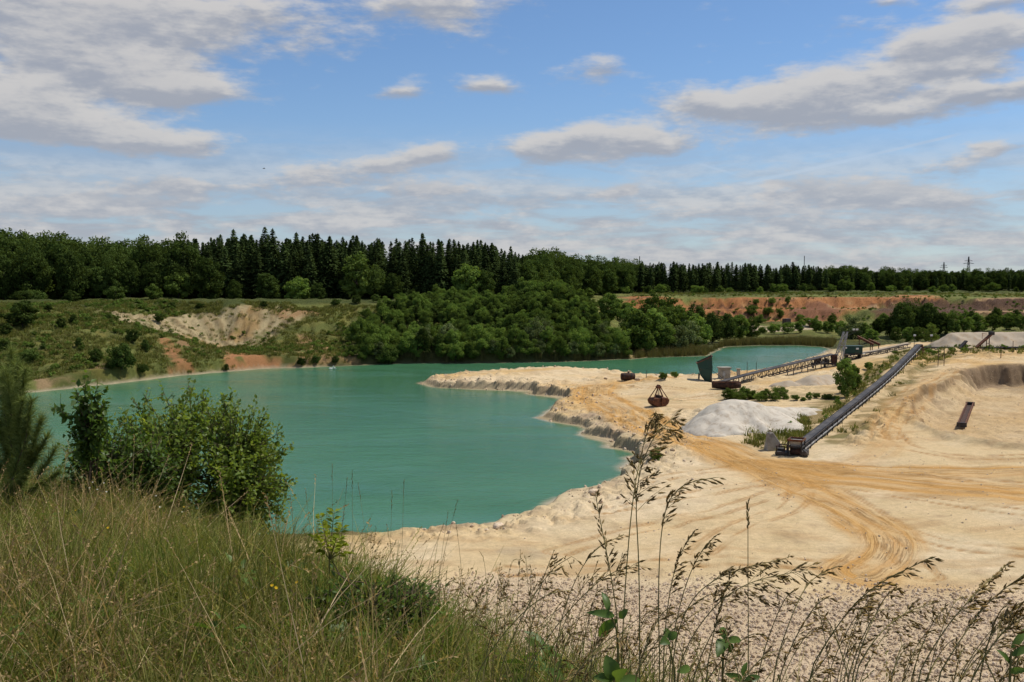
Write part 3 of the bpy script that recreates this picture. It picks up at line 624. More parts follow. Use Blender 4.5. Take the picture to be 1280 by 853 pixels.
# ------------------------------------------------------------------ foliage helpers
def unit(v): return v / (np.linalg.norm(v, axis=-1, keepdims=True) + 1e-9)
def rdir(rng, n): return unit(rng.normal(size=(n, 3)))
def leaf_cards(rng, pos, nrm, ln, wd, tint):
    """rhombic leaf sprays: one quad each"""
    n = len(pos); t = unit(np.cross(nrm, rdir(rng, n))); b = np.cross(nrm, t)
    ln = ln * rng.uniform(.6, 1.3, (n, 1)); wd = wd * rng.uniform(.6, 1.3, (n, 1)); k = rng.uniform(-.25, .25, (n, 1))
    V = np.stack([pos - t * ln, pos + b * wd + t * ln * k, pos + t * ln, pos - b * wd - t * ln * k], 1).reshape(-1, 3)
    return V, np.arange(n * 4).reshape(-1, 4), np.repeat(tint, 4)
def true_leaves(rng, pos, dirv, ln, wd, tint, fold=.25):
    """single leaves, folded along the midrib: two quads each"""
    n = len(pos); up = unit(np.array([0, 0, 1.0]) + rng.normal(size=(n, 3)) * .55)
    side = unit(np.cross(dirv, up)); nn = np.cross(side, dirv)
    L = (ln * rng.uniform(.65, 1.2, n))[:, None]; Wd = (wd * rng.uniform(.75, 1.15, n))[:, None]
    mid = pos + dirv * L * .45
    V = np.stack([pos, mid + side * Wd + nn * Wd * fold, pos + dirv * L - nn * L * .12, mid - side * Wd + nn * Wd * fold, mid], 1).reshape(-1, 3)
    o = np.arange(n)[:, None] * 5
    F = np.concatenate([o + np.array([0, 4, 2, 1]), o + np.array([0, 3, 2, 4])])
    return V, F, np.repeat(tint, 5)
def tubes(paths, radii, n=4):
    """tapered tubes along many paths (k points each)"""
    V, F, o = [], [], 0
    for p, r in zip(paths, radii):
        p = np.asarray(p, float); k = len(p); tan = unit(np.gradient(p, axis=0)); ref = np.array([.31, .77, .2]); x = unit(np.cross(tan, ref)); y = np.cross(tan, x)
        a = np.arange(n) * 2 * np.pi / n; rr = np.asarray(r, float).reshape(-1, 1, 1)
        V.append((p[:, None] + rr * (x[:, None] * np.cos(a)[None, :, None] + y[:, None] * np.sin(a)[None, :, None])).reshape(-1, 3))
        i = np.arange(k - 1)[:, None] * n; j = np.arange(n)[None]
        F.append((np.stack([i + j, i + (j + 1) % n, i + n + (j + 1) % n, i + n + j], -1).reshape(-1, 4)) + o); o += k * n
    return np.concatenate(V), np.concatenate(F)
def join(*parts):
    V, F, T, o = [], [], [], 0
    for v, f, t in parts:
        V.append(v); F.append(f + o); T.append(t); o += len(v)
    return np.concatenate(V), np.concatenate(F), np.concatenate(T)
def broad_mesh(seed, h, r, base=.18, ncl=75, nl=60, leaf=.42, lob=1.0):
    rng = np.random.default_rng(seed)
    d = rdir(rng, ncl); d[:, 2] = np.where(d[:, 2] < -.3, d[:, 2] * .9, d[:, 2]); f = rng.uniform(.4, 1.0, (ncl, 1)) ** .5; d[:, :2] *= np.where(d[:, 2:] < 0, 1.0 + .25 * np.abs(d[:, 2:]), 1.0)
    c = d * f * np.array([r * .82, r * .82, h * (1 - base) * .46]) * (1 + lob * .16 * rng.normal(size=(ncl, 1))) + np.array([0, 0, h * (base + (1 - base) * .50)])
    rc = r * rng.uniform(.20, .36, (ncl, 1)); P_, Nn, T = [], [], []
    for i in range(ncl):
        q = rdir(rng, nl); q[:, 2] = q[:, 2] * .8 + .12
        P_.append(c[i] + q * rc[i] * rng.uniform(.55, 1.05, (nl, 1))); Nn.append(unit(q + rng.normal(size=(nl, 3)) * .55)); T.append(np.clip(rng.uniform(.1, .7) + rng.normal(size=nl) * .16, 0, 1))
    P_, Nn, T = map(np.concatenate, (P_, Nn, T)); P_[:, 2] = np.maximum(P_[:, 2], h * .03)
    V, F, T = leaf_cards(rng, P_, Nn, leaf, leaf * .62, T)
    crown = np_mesh('crown', V, F, tint=T)
    paths = [[(0, 0, -.6), (0, 0, h * .2), (.05 * r, .03 * r, h * .5), (0, .05 * r, h * .8)]]; rad = [[h * .020, h * .017, h * .011, h * .003]]
    for i in range(9):
        z0 = h * rng.uniform(.16, .5); e = c[rng.integers(ncl)]; paths.append([(0, 0, z0), tuple(np.array([0, 0, z0]) * .5 + e * .5 + [0, 0, -.03 * h]), tuple(e)]); rad.append([h * .008, h * .005, h * .002])
    V = []; F = []; o = 0
    for p, q in zip(paths, rad):
        v, f = tubes([p], [q], 5); V.append(v); F.append(f + o); o += len(v)
    trunk = np_mesh('trunk', np.concatenate(V), np.concatenate(F), True)
    return trunk, crown
def conifer_mesh(seed, h, r, base=.12, pine=False):
    rng = np.random.default_rng(seed); P_, Nn, Ls, T = [], [], [], []; nw = int(h * 2.6)
    for w in range(nw):
        t = (w + rng.uniform(-.3, .3)) / nw; z = h * (base + (1 - base) * t)
        L = r * ((1 - t) ** .75) * rng.uniform(.75, 1.15) + .12
        if pine: L = r * (.35 + .65 * math.sin(math.pi * min(1, .25 + t * .78))) * rng.uniform(.6, 1.15) * (1 if t < .93 else .5)
        nb = 11 if t < .75 else 8
        for b in range(nb):
            a = rng.uniform(0, 2 * math.pi); Lb = L * rng.uniform(.65, 1.12); ns = max(2, int(Lb / .42))
            for k in range(ns):
                f = (k + .7) / ns; dz = -.32 * Lb * f * f * (1 - t) + (.15 * Lb * f if pine or t > .7 else .06 * Lb * f)
                P_.append((math.cos(a) * Lb * f, math.sin(a) * Lb * f, z + dz)); Nn.append((.45 * math.cos(a) + rng.normal() * .35, .45 * math.sin(a) + rng.normal() * .35, .75)); T.append(rng.uniform(.1, .5) + .4 * f * rng.uniform())
    for k in range(6): P_.append((0, 0, h * (1 + .004 * k) - .25 * k)); Nn.append((rng.normal(), rng.normal(), .2)); T.append(.4)
    P_ = np.array(P_); V, F, T = leaf_cards(rng, P_, unit(np.array(Nn)), .46, .25, np.clip(np.array(T), 0, 1))
    crown = np_mesh('crown', V, F, tint=T)
    v, f = tubes([[(0, 0, -.6), (0, 0, h * .3), (0, 0, h * .97)]], [[h * .014, h * .011, h * .002]], 6)
    return np_mesh('trunk', v, f, True), crown
def set_mats(pair, crown, trunk=None):
    pair[0].materials.append(trunk or M['bark']); pair[1].materials.append(crown); return pair
print('trees')
SPRUCE = [set_mats(conifer_mesh(300 + i, h, r, .04), M['spruce']) for i, (h, r) in enumerate([(20, 5.0), (21, 5.4), (19, 4.6), (20.5, 4.7), (19.5, 5.6)])]
PINE = [set_mats(conifer_mesh(320 + i, h, r, .12, True), M['spruce']) for i, (h, r) in enumerate([(15, 2.3), (16, 2.6), (14, 2.2)])]
BROAD = [set_mats(broad_mesh(340 + i, h, r, .02, 100, 80, .38), M['broad']) for i, (h, r) in enumerate([(17, 6.0), (15, 5.2), (18, 6.6), (13, 4.6), (16, 5.4)])]
SMALL = [set_mats(broad_mesh(360 + i, h, r, .0, 66, 90, .23), M['shrub']) for i, (h, r) in enumerate([(7, 3.0), (8, 2.8), (6, 2.8), (9, 3.2)])]
SHRUB = [set_mats(broad_mesh(380 + i, h, r, .0, 60, 120, .125), M['shrub']) for i, (h, r) in enumerate([(4.0, 2.1), (3.4, 2.2), (4.6, 1.9), (3.0, 1.9), (4.2, 2.4)])]
DARKSH = [set_mats(broad_mesh(400 + i, h, r, .0, 48, 90, .15), M['broad']) for i, (h, r) in enumerate([(3.6, 2.0), (3.0, 2.4), (4.4, 1.8)])]
WILLOW = [set_mats(broad_mesh(420 + i, h, r, .0, 50, 95, .15), M['willow']) for i, (h, r) in enumerate([(4.6, 2.2), (5.0, 2.6)])]
LIGHT = [set_mats(broad_mesh(440 + i, h, r, .0, 60, 60, .32), M['broad_light']) for i, (h, r) in enumerate([(8, 3.4), (10, 3.6)])]
def plant(name, lib, x, y, s, label, cat, group, rng, z=None, sx=1.0, hill=False):
    tr, cr = lib[rng.integers(len(lib))]
    o = empty(name, (x, y, (Hs(x, y, hill) if z is None else z) - .05), rng.uniform(0, 6.28)); o.scale = (s * sx, s * sx, s)
    link('trunk', tr, None, o); link('crown', cr, None, o)
    tag(o, label, cat, group); return o
def coords(me):
    a = np.empty(len(me.vertices) * 3, np.float32); me.vertices.foreach_get('co', a); return a.reshape(-1, 3)
def height_of(lib): return np.mean([coords(c)[:, 2].max() for _, c in lib])
rng = np.random.default_rng(5)
# forest edge: pixel column -> distance
FE_U = [-260, 0, 230, 640, 690, 780, 1000, 1280, 1460]; FE_Y = [262, 288, 310, 322, 400, 520, 560, 575, 590]
TOP_U = [-200, 0, 75, 120, 200, 235, 300, 420, 560, 620, 660, 720, 780, 860, 960, 1060, 1160, 1280, 1450]; TOP_V = [292, 293, 302, 304, 306, 300, 290, 296, 299, 303, 318, 322, 328, 328, 330, 334, 339, 337, 336]
forest_pts = []
def forest_row(u0, u1, step_m, back, kind_fn, hscale=1.0, jit=.5):
    u = u0
    while u < u1:
        Y = np.interp(u, FE_U, FE_Y) + back + rng.uniform(-jit, jit) * 5
        uu = u + rng.uniform(-.6, .6) * step_m / Y * FPX
        p = at_y(uu, 352, Y); g0 = Hs(p[0], p[1], False)
        topz = at_y(uu, np.interp(uu, TOP_U, TOP_V), Y)[2]
        kind_fn(uu, p[0], p[1], g0, (topz - g0) * hscale)
        u += step_m / Y * FPX
HB = {id(l): height_of(l) for l in (SPRUCE, PINE, BROAD, SMALL, SHRUB, DARKSH, WILLOW, LIGHT)}
def tall(u, x, y, g0, hh):
    hh *= rng.uniform(.80, 1.04)
    if u < 228: plant('broadleaf_tree', BROAD, x, y, hh / HB[id(BROAD)], 'dark broadleaf tree in the wood on the plateau above the pale eroded bank', 'tree', 'broadleaf trees above the pale eroded bank', rng, g0, .92)
    elif u < 655: plant('spruce_tree', SPRUCE, x, y, hh / HB[id(SPRUCE)] * rng.uniform(.93, 1.04), 'tall dark pointed spruce in the tree line above the lake\'s far bank', 'tree', 'spruces above the far bank', rng, g0)
    elif u < 800: plant('broadleaf_tree', BROAD, x, y, hh / HB[id(BROAD)], 'rounded dark tree in the wood behind the scrub-covered hump', 'tree', 'trees behind the scrub-covered hump', rng, g0)
    elif u < 1030: plant('pine_tree', PINE, x, y, hh / HB[id(PINE)], 'slim dark pine in the distant wood above the red cliff', 'tree', 'pines above the red cliff', rng, g0, 1.15)
    else:
        lib = BROAD if rng.random() < .7 else PINE
        plant('forest_tree', lib, x, y, hh / HB[id(lib)], 'dark tree in the distant wood above the brown terraces', 'tree', 'trees above the brown terraces', rng, g0)
forest_row(-60, 228, 7.0, 3, tall, .92); forest_row(-60, 228, 6.5, 14, tall, 1.0)
forest_row(229, 655, 4.2, 8, tall, .93); forest_row(229, 655, 4.0, 14, tall, 1.0); forest_row(231, 655, 4.2, 20, tall, 1.03)
forest_row(656, 800, 7.0, 2, tall, .95); forest_row(656, 800, 6.5, 14, tall, 1.03)
forest_row(800, 1030, 4.2, 12, tall, 1.0); forest_row(800, 1030, 4.2, 20, tall, 1.04)
forest_row(1031, 1310, 6.0, 6, tall, .9); forest_row(1031, 1310, 6.0, 18, tall, 1.03)
def front(u, x, y, g0, hh):
    if rng.random() < .22: return
    lib = [BROAD, BROAD, SMALL, LIGHT][rng.integers(4)]; hh = hh * rng.uniform(.32, .7)
    plant('broadleaf_tree', lib, x, y, hh / HB[id(lib)], 'lower rounded broadleaf tree standing before the tall spruces', 'tree', 'broadleaf trees before the spruces', rng, g0, 1.1)
forest_row(236, 660, 7.5, 0, front)
def edge(u, x, y, g0, hh):
    lib = [SMALL, SHRUB, DARKSH][rng.integers(3)]
    plant('edge_shrub', lib, x, y, rng.uniform(3.2, 6.5) / HB[id(lib)], 'low shrub along the foot of the distant wood', 'shrub', 'shrubs along the foot of the distant wood', rng, g0, 1.25)
forest_row(690, 1300, 8.5, -8, edge)
def edge2(u, x, y, g0, hh):
    lib = [SMALL, DARKSH][rng.integers(2)]
    plant('edge_shrub', lib, x, y, rng.uniform(3.0, 6.0) / HB[id(lib)], 'low shrub along the foot of the wood above the pale bank', 'shrub', 'shrubs along the foot of the near wood', rng, g0, 1.25)
forest_row(-30, 228, 9.0, -7, edge2)

# the rest of the woods: one mass behind the rows
def scatter(name, pts, rots, scl, src, kind='stuff', label=None, cat=None):
    """many small pieces as one object (points that carry instances)"""
    coll = bpy.data.collections.new(name + '_pieces')
    for i, (me) in enumerate(src):
        coll.objects.link(bpy.data.objects.new('%s_piece_%02d' % (name, i), me))
    me = bpy.data.meshes.new(name); pts = np.asarray(pts, np.float32); me.vertices.add(len(pts)); me.vertices.foreach_set('co', pts.ravel())
    me.attributes.new('rot', 'FLOAT_VECTOR', 'POINT').data.foreach_set('vector', np.asarray(rots, np.float32).ravel())
    me.attributes.new('scl', 'FLOAT_VECTOR', 'POINT').data.foreach_set('vector', np.asarray(scl, np.float32).ravel())
    me.update(); o = link(name, me)
    ng = bpy.data.node_groups.new(name, 'GeometryNodeTree')
    ng.interface.new_socket('Geometry', in_out='INPUT', socket_type='NodeSocketGeometry'); ng.interface.new_socket('Geometry', in_out='OUTPUT', socket_type='NodeSocketGeometry')
    gi = ng.nodes.new('NodeGroupInput'); go = ng.nodes.new('NodeGroupOutput'); ip = ng.nodes.new('GeometryNodeInstanceOnPoints')
    ci = ng.nodes.new('GeometryNodeCollectionInfo'); ci.inputs[0].default_value = coll; ci.inputs['Separate Children'].default_value = True; ci.inputs['Reset Children'].default_value = True
    ip.inputs['Pick Instance'].default_value = True
    ra = ng.nodes.new('GeometryNodeInputNamedAttribute'); ra.data_type = 'FLOAT_VECTOR'; ra.inputs[0].default_value = 'rot'
    sa = ng.nodes.new('GeometryNodeInputNamedAttribute'); sa.data_type = 'FLOAT_VECTOR'; sa.inputs[0].default_value = 'scl'
    L = ng.links.new; L(gi.outputs[0], ip.inputs['Points']); L(ci.outputs[0], ip.inputs['Instance'])
    L(ra.outputs[0], ip.inputs['Rotation']); L(sa.outputs[0], ip.inputs['Scale']); L(ip.outputs[0], go.inputs[0])
    md = o.modifiers.new('scatter', 'NODES'); md.node_group = ng
    tag(o, label, cat, None, kind); return o
def merged_tree(pair, name):
    (a, b) = pair; vb = coords(b); fb_ = np.arange(len(vb)).reshape(-1, 4); t = np.empty(len(vb), np.float32); b.attributes['tint'].data.foreach_get('value', t)
    me = np_mesh(name, vb, fb_, tint=t); me.materials.append(b.materials[0]); return me
pts, scl = [], []
for k in range(1300):
    u = rng.uniform(-120, 1400); back = rng.uniform(24, 110) if k < 1050 else rng.uniform(160, 900); Y = np.interp(u, FE_U, FE_Y) + back
    p = at_y(u, 352, Y); pts.append((p[0], p[1], 0))
pts = np.array(pts); pts[:, 2] = H(pts[:, 0], pts[:, 1], False) - .3
uu = pts[:, 0] / pts[:, 1] * FPX + CU
topz = EYE + (352 - np.interp(uu, TOP_U, TOP_V)) / FPX * np.minimum(pts[:, 1], np.interp(uu, FE_U, FE_Y) + 60)
hh = (np.maximum(topz - pts[:, 2], 9) * rng.uniform(.86, 1.0, len(pts)))
con = ((uu > 228) & (uu < 655)) | ((uu > 800) & (uu < 1030))
for nm, sel, lib in (('far_conifer_wood', con, SPRUCE), ('far_broadleaf_wood', ~con, BROAD)):
    n = sel.sum(); s_ = hh[sel] / HB[id(lib)]
    scatter(nm, pts[sel], np.stack([np.zeros(n), np.zeros(n), rng.uniform(0, 6.28, n)], 1), np.stack([s_, s_, s_], 1), [merged_tree(p, nm + '_tree') for p in lib],
            label={'far_conifer_wood': 'mass of dark conifers deeper in the wood behind the first rows', 'far_broadleaf_wood': 'mass of dark leafy trees deeper in the wood behind the first rows'}[nm], cat='wood')
print('bank shrubs')
# scrub-covered slope of the far bank and its hump
thick = np.array([hit(*p) for p in [(432, 425), (470, 392), (540, 377), (640, 374), (690, 372), (735, 392), (782, 442), (770, 449), (600, 452), (455, 453)]])
lo_, hi_ = thick.min(0), thick.max(0); placed = []
tries = rng.uniform(lo_, hi_, (9000, 2)); dd = poly_dist(tries[:, 0], tries[:, 1], thick); zz = H(tries[:, 0], tries[:, 1], False)
for (x, y), q, z in zip(tries, dd, zz):
    uq = x / y * FPX + CU
    if q < 0 or (uq < 520 and rng.random() < .55) or any((x - a) ** 2 + (y - b_) ** 2 < (2.0 + .05 * max(0, 8 - z) * 3.6) ** 2 for a, b_ in placed): continue
    placed.append((x, y))
    if len(placed) > 330: break
uq_ = lambda x, y: x / y * FPX + CU
for x, y in placed:
    r = rng.random(); z = Hs(x, y, False); low = z < 4
    lib, lab, grp = (WILLOW, 'pale grey-green willow bush in the thicket on the far bank', 'willow bushes in the far thicket') if r < .10 and low else \
                    (DARKSH, 'dark green shrub in the dense thicket on the far bank', 'dark shrubs in the far thicket') if r < .25 else (SHRUB, 'mid green shrub in the dense thicket on the far bank', 'green shrubs in the far thicket')
    plant('thicket_shrub', lib, x, y, (rng.uniform(.7, 1.1) if uq_(x, y) < 640 else rng.uniform(.95, 1.35)) if not low else rng.uniform(1.0, 1.5), lab, 'shrub', grp, rng, z, .86)
# a fringe of bushes leaning over the water
for k in range(34):
    u = 442 + 10.2 * k; p_ = at_z(u + rng.uniform(-3, 3), np.interp(u, [440, 500, 600, 700, 785], [457, 454.5, 454, 452.5, 449]), 0); y_ = p_[1] + rng.uniform(.8, 2.2); x_ = p_[0] * y_ / p_[1]
    if 528 < u < 552: continue
    w_ = rng.random() < .25
    plant('fringe_shrub', WILLOW if w_ else SHRUB, x_, y_, rng.uniform(.6, 1.15), 'grey-green willow bush overhanging the water of the far bank' if w_ else 'green bush overhanging the water below the thicket', 'shrub', 'willows overhanging the water' if w_ else 'bushes overhanging the water', rng)
# single shrubs on the open grassy bank at the left
for u, v, hp, wx, lab in [(28, 410, 30, 1.5, 'broad dark bush high on the open grassy bank'), (77, 411, 12, 1, None), (92, 405, 11, 1, None), (99, 434, 11, 1, None), (120, 452, 18, .9, None),
                          (152, 463, 36, .85, 'tallest green bush beside the water of the open grassy bank'), (166, 428, 19, .9, None), (182, 440, 14, 1, None), (178, 466, 14, 1, None), (36, 453, 20, 1, None), (54, 436, 8, 1, None),
                          (199, 403, 12, 1, None), (283, 464, 8, 1.1, None), (377, 457, 11, 1.1, None), (395, 455, 12, 1, None), (419, 455, 9, 1.1, None), (140, 462, 16, 1, None), (110, 402, 8, 1.2, None), (135, 400, 8, 1.3, None),
                          (250, 386, 8, 1.5, None), (215, 385, 8, 1.4, None), (60, 388, 8, 1.5, None), (420, 382, 9, 1.4, None), (445, 380, 10, 1.3, None), (470, 378, 9, 1.4, None), (330, 384, 7, 1.5, None), (4, 440, 18, 1, None), (8, 420, 14, 1.1, None)]:
    x, y = hit(u, v); hm_ = hp / FPX * y; lib = DARKSH
    plant('bank_shrub', lib, x, y, hm_ / HB[id(lib)], lab or 'small dark shrub alone on the open grassy bank', 'shrub', None if lab else 'single shrubs on the open grassy bank', rng, None, wx)
# trees on the low shore right of the hump
for u, v, hp, lib, lab, grp in [(800, 438, 60, SMALL, 'g', 0), (818, 436, 52, SMALL, 'g', 0), (838, 437, 56, SMALL, 'g', 0), (856, 437, 46, WILLOW, 'w', 0), (828, 440, 36, SHRUB, 'g', 0), (806, 442, 24, SHRUB, 'g', 0), (846, 441, 40, WILLOW, 'w', 0),
                                (872, 434, 50, SMALL, 'g', 0), (890, 430, 44, BROAD, 'g', 0), (908, 428, 40, BROAD, 'g', 0), (925, 426, 34, SMALL, 'g', 0), (940, 425, 26, LIGHT, 'g', 0), (870, 424, 44, BROAD, 'g', 0), (850, 424, 50, SMALL, 'g', 0), (772, 436, 36, SHRUB, 'g', 0), (790, 428, 44, SMALL, 'g', 0),
                                (815, 418, 46, SMALL, 'g', 0), (760, 405, 40, SMALL, 'g', 0), (775, 402, 34, SMALL, 'g', 0), (835, 416, 42, LIGHT, 'g', 0)]:
    x, y = hit(u, v)
    plant('shore_tree', lib, x, y, hp / FPX * y / HB[id(lib)], 'grey-green willow on the low shore beyond the hump' if lab == 'w' else 'green tree on the low shore between hump and reeds', 'tree', 'willows on the low shore' if lab == 'w' else 'trees on the low shore', rng, None, 1.05)
# trees before the brown terraces at the right
for u, v, hp, lib in [(1128, 420, 46, BROAD), (1142, 418, 40, BROAD), (1160, 420, 46, BROAD), (1172, 421, 38, BROAD), (1065, 424, 28, WILLOW), (1078, 424, 26, LIGHT), (1098, 420, 28, BROAD), (1112, 420, 24, BROAD), (1190, 418, 28, LIGHT), (1205, 416, 24, SMALL),
                      (1222, 415, 28, SMALL), (1240, 414, 26, LIGHT), (1258, 413, 26, SMALL), (1276, 413, 24, LIGHT), (1180, 412, 26, SMALL), (1215, 408, 22, BROAD), (1245, 406, 22, BROAD), (1270, 405, 20, BROAD), (1150, 428, 24, LIGHT), (1135, 428, 20, SMALL), (1120, 428, 18, LIGHT),
                      (1164, 428, 22, LIGHT), (1090, 428, 20, SMALL), (1050, 420, 20, SMALL), (1035, 417, 18, SMALL), (1020, 416, 18, SMALL), (1000, 416, 14, SHRUB), (985, 417, 14, SHRUB), (968, 418, 15, SHRUB), (953, 417, 12, SHRUB), (1010, 408, 12, SHRUB), (1040, 408, 14, SMALL), (1300, 412, 24, SMALL),
                      (1105, 408, 20, SMALL), (1125, 404, 22, BROAD), (1140, 402, 18, BROAD), (975, 398, 10, SHRUB), (960, 395, 12, SHRUB), (940, 394, 12, SHRUB), (965, 380, 8, SHRUB), (985, 380, 8, SHRUB), (945, 381, 8, SHRUB), (1000, 402, 9, SHRUB), (950, 404, 12, SHRUB)]:
    x, y = hit(u, v); nm = 'terrace_tree' if hp > 16 else 'terrace_shrub'
    plant(nm, lib, x, y, hp / FPX * y / HB[id(lib)], 'leafy green tree below the brown and red terraces' if hp > 16 else 'small green shrub at the foot of the red cliff', 'tree' if hp > 16 else 'shrub', 'trees below the terraces' if hp > 16 else 'shrubs at the foot of the red cliff', rng, None, 1.15)
# greenery inside the quarry
x, y = hit(1056, 497); plant('embankment_tree', SMALL, x, y, 6.3 / HB[id(SMALL)], 'young leafy tree at the foot of the conveyor embankment', 'tree', None, rng, None, .75)
x, y = hit(1066, 490); plant('embankment_tree', SMALL, x, y, 4.6 / HB[id(SMALL)], 'lower leafy tree just behind the young tree on the conveyor embankment', 'tree', None, rng, None, .8)
for i, u in enumerate(np.linspace(908, 1045, 17)):
    x, y = hit(u + rng.uniform(-3, 3), 500 + rng.uniform(-2, 1.5)); plant('low_shrub', SHRUB, x, y, (1.5 if u < 985 else .9) * rng.uniform(.75, 1.25) / 4, 'low green shrub in the strip behind the white sand heap', 'shrub', 'shrubs behind the white sand heap', rng, None, 1.3)
for u, v, hp, lab in [(829, 474, 11, 'small rounded shrub on the spit near the green hopper'), (843, 473, 9, 'thin pale shrub on the spit between rounded shrub and hopper'), (820, 575, 16, 'small green shrub in the rough spoil above the shore'), (987, 537, 10, 'small green shrub at the right foot of the white sand heap'), (1086, 462, 12, 'low shrub halfway up the conveyor embankment')]:
    x, y = hit(u, v); plant('quarry_shrub', SHRUB, x, y, hp / FPX * y / 3.9, lab, 'shrub', None, rng)

# ------------------------------------------------------------------ reeds, scrub and grass of the far banks
def tuft_mesh(name, seed, n, h, spread, w, lean=.35, seg=3, dry=.4, heads=0.0):
    rng = np.random.default_rng(seed); V, F, T, o = [], [], [], 0
    for i in range(n):
        a = rng.uniform(0, 6.28); r0 = spread * math.sqrt(rng.random()); p = np.array([math.cos(a) * r0, math.sin(a) * r0, -.03]); la = rng.uniform(0, 6.28); le = abs(rng.normal()) * lean
        hh = h * rng.uniform(.45, 1.1); ld = np.array([math.cos(la), math.sin(la), 0]); sd_ = np.array([-math.sin(la + .6), math.cos(la + .6), 0]); ww = w * rng.uniform(.6, 1.3); t = rng.random(); t = t * .55 if rng.random() > dry else .55 + .45 * t
        for k in range(seg + 1):
            f = k / seg; c = p + ld * hh * le * f * f + np.array([0, 0, hh * (f - .28 * le * f * f)]); ww_ = ww * (1 - f ** 1.6) + .0006
            V += [c - sd_ * ww_, c + sd_ * ww_]; T += [t, t]
        for k in range(seg): F.append((o + 2 * k, o + 2 * k + 1, o + 2 * k + 3, o + 2 * k + 2))
        o += 2 * (seg + 1)
        if rng.random() < heads:
            c0 = p + ld * hh * le + np.array([0, 0, hh * (1 - .28 * le)]); tan = unit(ld * le * 2 + np.array([0, 0, 1 - .5 * le]))
            for k in range(9):
                cc = c0 - tan * .012 * k * h / .6; q = unit(tan + rng.normal(size=3) * .5); s2 = unit(np.cross(q, rng.normal(size=3))); l2 = .016 * h / .6
                V += [cc, cc + q * l2 * .5 + s2 * l2 * .22, cc + q * l2, cc + q * l2 * .5 - s2 * l2 * .22]; T += [.75 + .15 * rng.random()] * 4; F.append((o, o + 1, o + 2, o + 3)); o += 4
    return np_mesh(name, np.array(V), np.array(F), tint=np.array(T))
def scat_on(name, xy, src, smin, smax, label, cat, tilt=.12, hill=False, zoff=0.0, flat=1.0, zc=None):
    n = len(xy); z = H(xy[:, 0], xy[:, 1], hill) if zc is None else zc
    s_ = rng.uniform(smin, smax, n)
    return scatter(name, np.column_stack([xy, z + zoff]), np.column_stack([rng.normal(size=(n, 2)) * tilt, rng.uniform(0, 6.28, n)]), np.column_stack([s_, s_, s_ * flat]), src, 'stuff', label, cat)
REED = [tuft_mesh('reed_tuft', 500 + i, 26, 2.4, .55, .035, .14, 2, .55) for i in range(4)]
for me in REED: me.materials.append(M['reed'])
def in_poly(pix, n, smp=None):
    w = np.array([hit(*p) for p in pix]); lo, hi = w.min(0), w.max(0); t = rng.uniform(lo, hi, (n * 6, 2)); t = t[poly_dist(t[:, 0], t[:, 1], w) > 0]
    return t[:n]
r1 = in_poly([(790, 447.5), (815, 441), (880, 438), (893, 439.5), (880, 445), (850, 446)], 330)
r2 = in_poly([(893, 437), (905, 431), (950, 428), (1000, 427), (1045, 428), (1040, 434), (1000, 431.5), (950, 431.5), (905, 433)], 900)
r3 = np.array([LAKE[i] + (LAKE[i + 1] - LAKE[i]) * t + np.array([rng.normal() * .5, rng.uniform(.4, 2.0)]) for i in range(54, 57) for t in rng.uniform(0, 1, 70)])
reeds = np.concatenate([r1, r2, r3]); reeds = reeds[H(reeds[:, 0], reeds[:, 1], False) > -.3]
scat_on('reeds', reeds, REED, .7, 1.1, 'brownish green reeds along the far shore of the lake', 'reeds', .06)
scr = [broad_mesh(520 + i, .8, .55, 0, 12, 24, .10)[1] for i in range(3)]
for me in scr: me.materials.append(M['shrub'])
s1 = np.concatenate([in_poly([(-40, 386), (400, 380), (430, 400), (440, 452), (200, 468), (-40, 492)], 1500), in_poly([(0, 383), (640, 374), (640, 379), (400, 386), (0, 390)], 700), in_poly([(790, 366), (1280, 366), (1280, 372), (790, 372)], 500), in_poly([(790, 374), (950, 374), (1170, 371), (1280, 376), (1280, 398), (1050, 402), (830, 400)], 330)])
BARE = [np.array([hit(*p) for p in pz]) for pz in ([(135, 392), (205, 399), (240, 391), (290, 395), (350, 394), (390, 389), (340, 415), (312, 430), (285, 434), (230, 421), (150, 402)], [(196, 423), (212, 425), (240, 462), (215, 466)], [(284, 440), (320, 444), (352, 452), (368, 460), (290, 466), (280, 455)])]
def off_bare(p): return np.all([poly_dist(p[:, 0], p[:, 1], w) < 0 for w in BARE], 0) | (rng.random(len(p)) < .12)
s1 = s1[off_bare(s1)]
hh_ = H(s1[:, 0], s1[:, 1], False); keep = (fbm(s1[:, 0] / 14, s1[:, 1] / 14, 601, 3) > -.08) & (hh_ > .5); s1 = s1[keep]
s1 = np.concatenate([s1, in_poly([(1015, 545), (1045, 505), (1085, 465), (1130, 436), (1142, 437), (1105, 470), (1022, 548)], 45), in_poly([(1145, 436), (1290, 435), (1290, 440), (1150, 444)], 60)])
scat_on('bank_scrub', s1, scr, .5, 1.6, 'low green scrub dotted over the far bank', 'scrub', .1, flat=.8)
GT = [tuft_mesh('bank_grass_tuft', 540 + i, 22, .65, .5, .05, .5, 2, .5) for i in range(3)]
for me in GT: me.materials.append(M['bank_grass'])
s2 = np.concatenate([in_poly([(-40, 384), (640, 374), (640, 384), (430, 400), (440, 452), (200, 468), (-40, 492)], 8500), in_poly([(790, 366), (1280, 366), (1280, 371), (790, 372)], 2500), in_poly([(0, 386), (0, 378), (300, 377), (640, 373), (640, 378), (300, 384)], 3000), in_poly([(1010, 545), (1045, 505), (1085, 465), (1142, 437), (1105, 470), (1022, 548)], 500), in_poly([(1035, 548), (1075, 518), (1130, 458), (1150, 440), (1160, 446), (1135, 472), (1085, 528), (1055, 560)], 90), in_poly([(1145, 436), (1290, 435), (1290, 442), (1195, 446), (1150, 460)], 300), in_poly([(930, 537), (1012, 520), (1020, 550), (985, 566), (935, 558)], 160)])
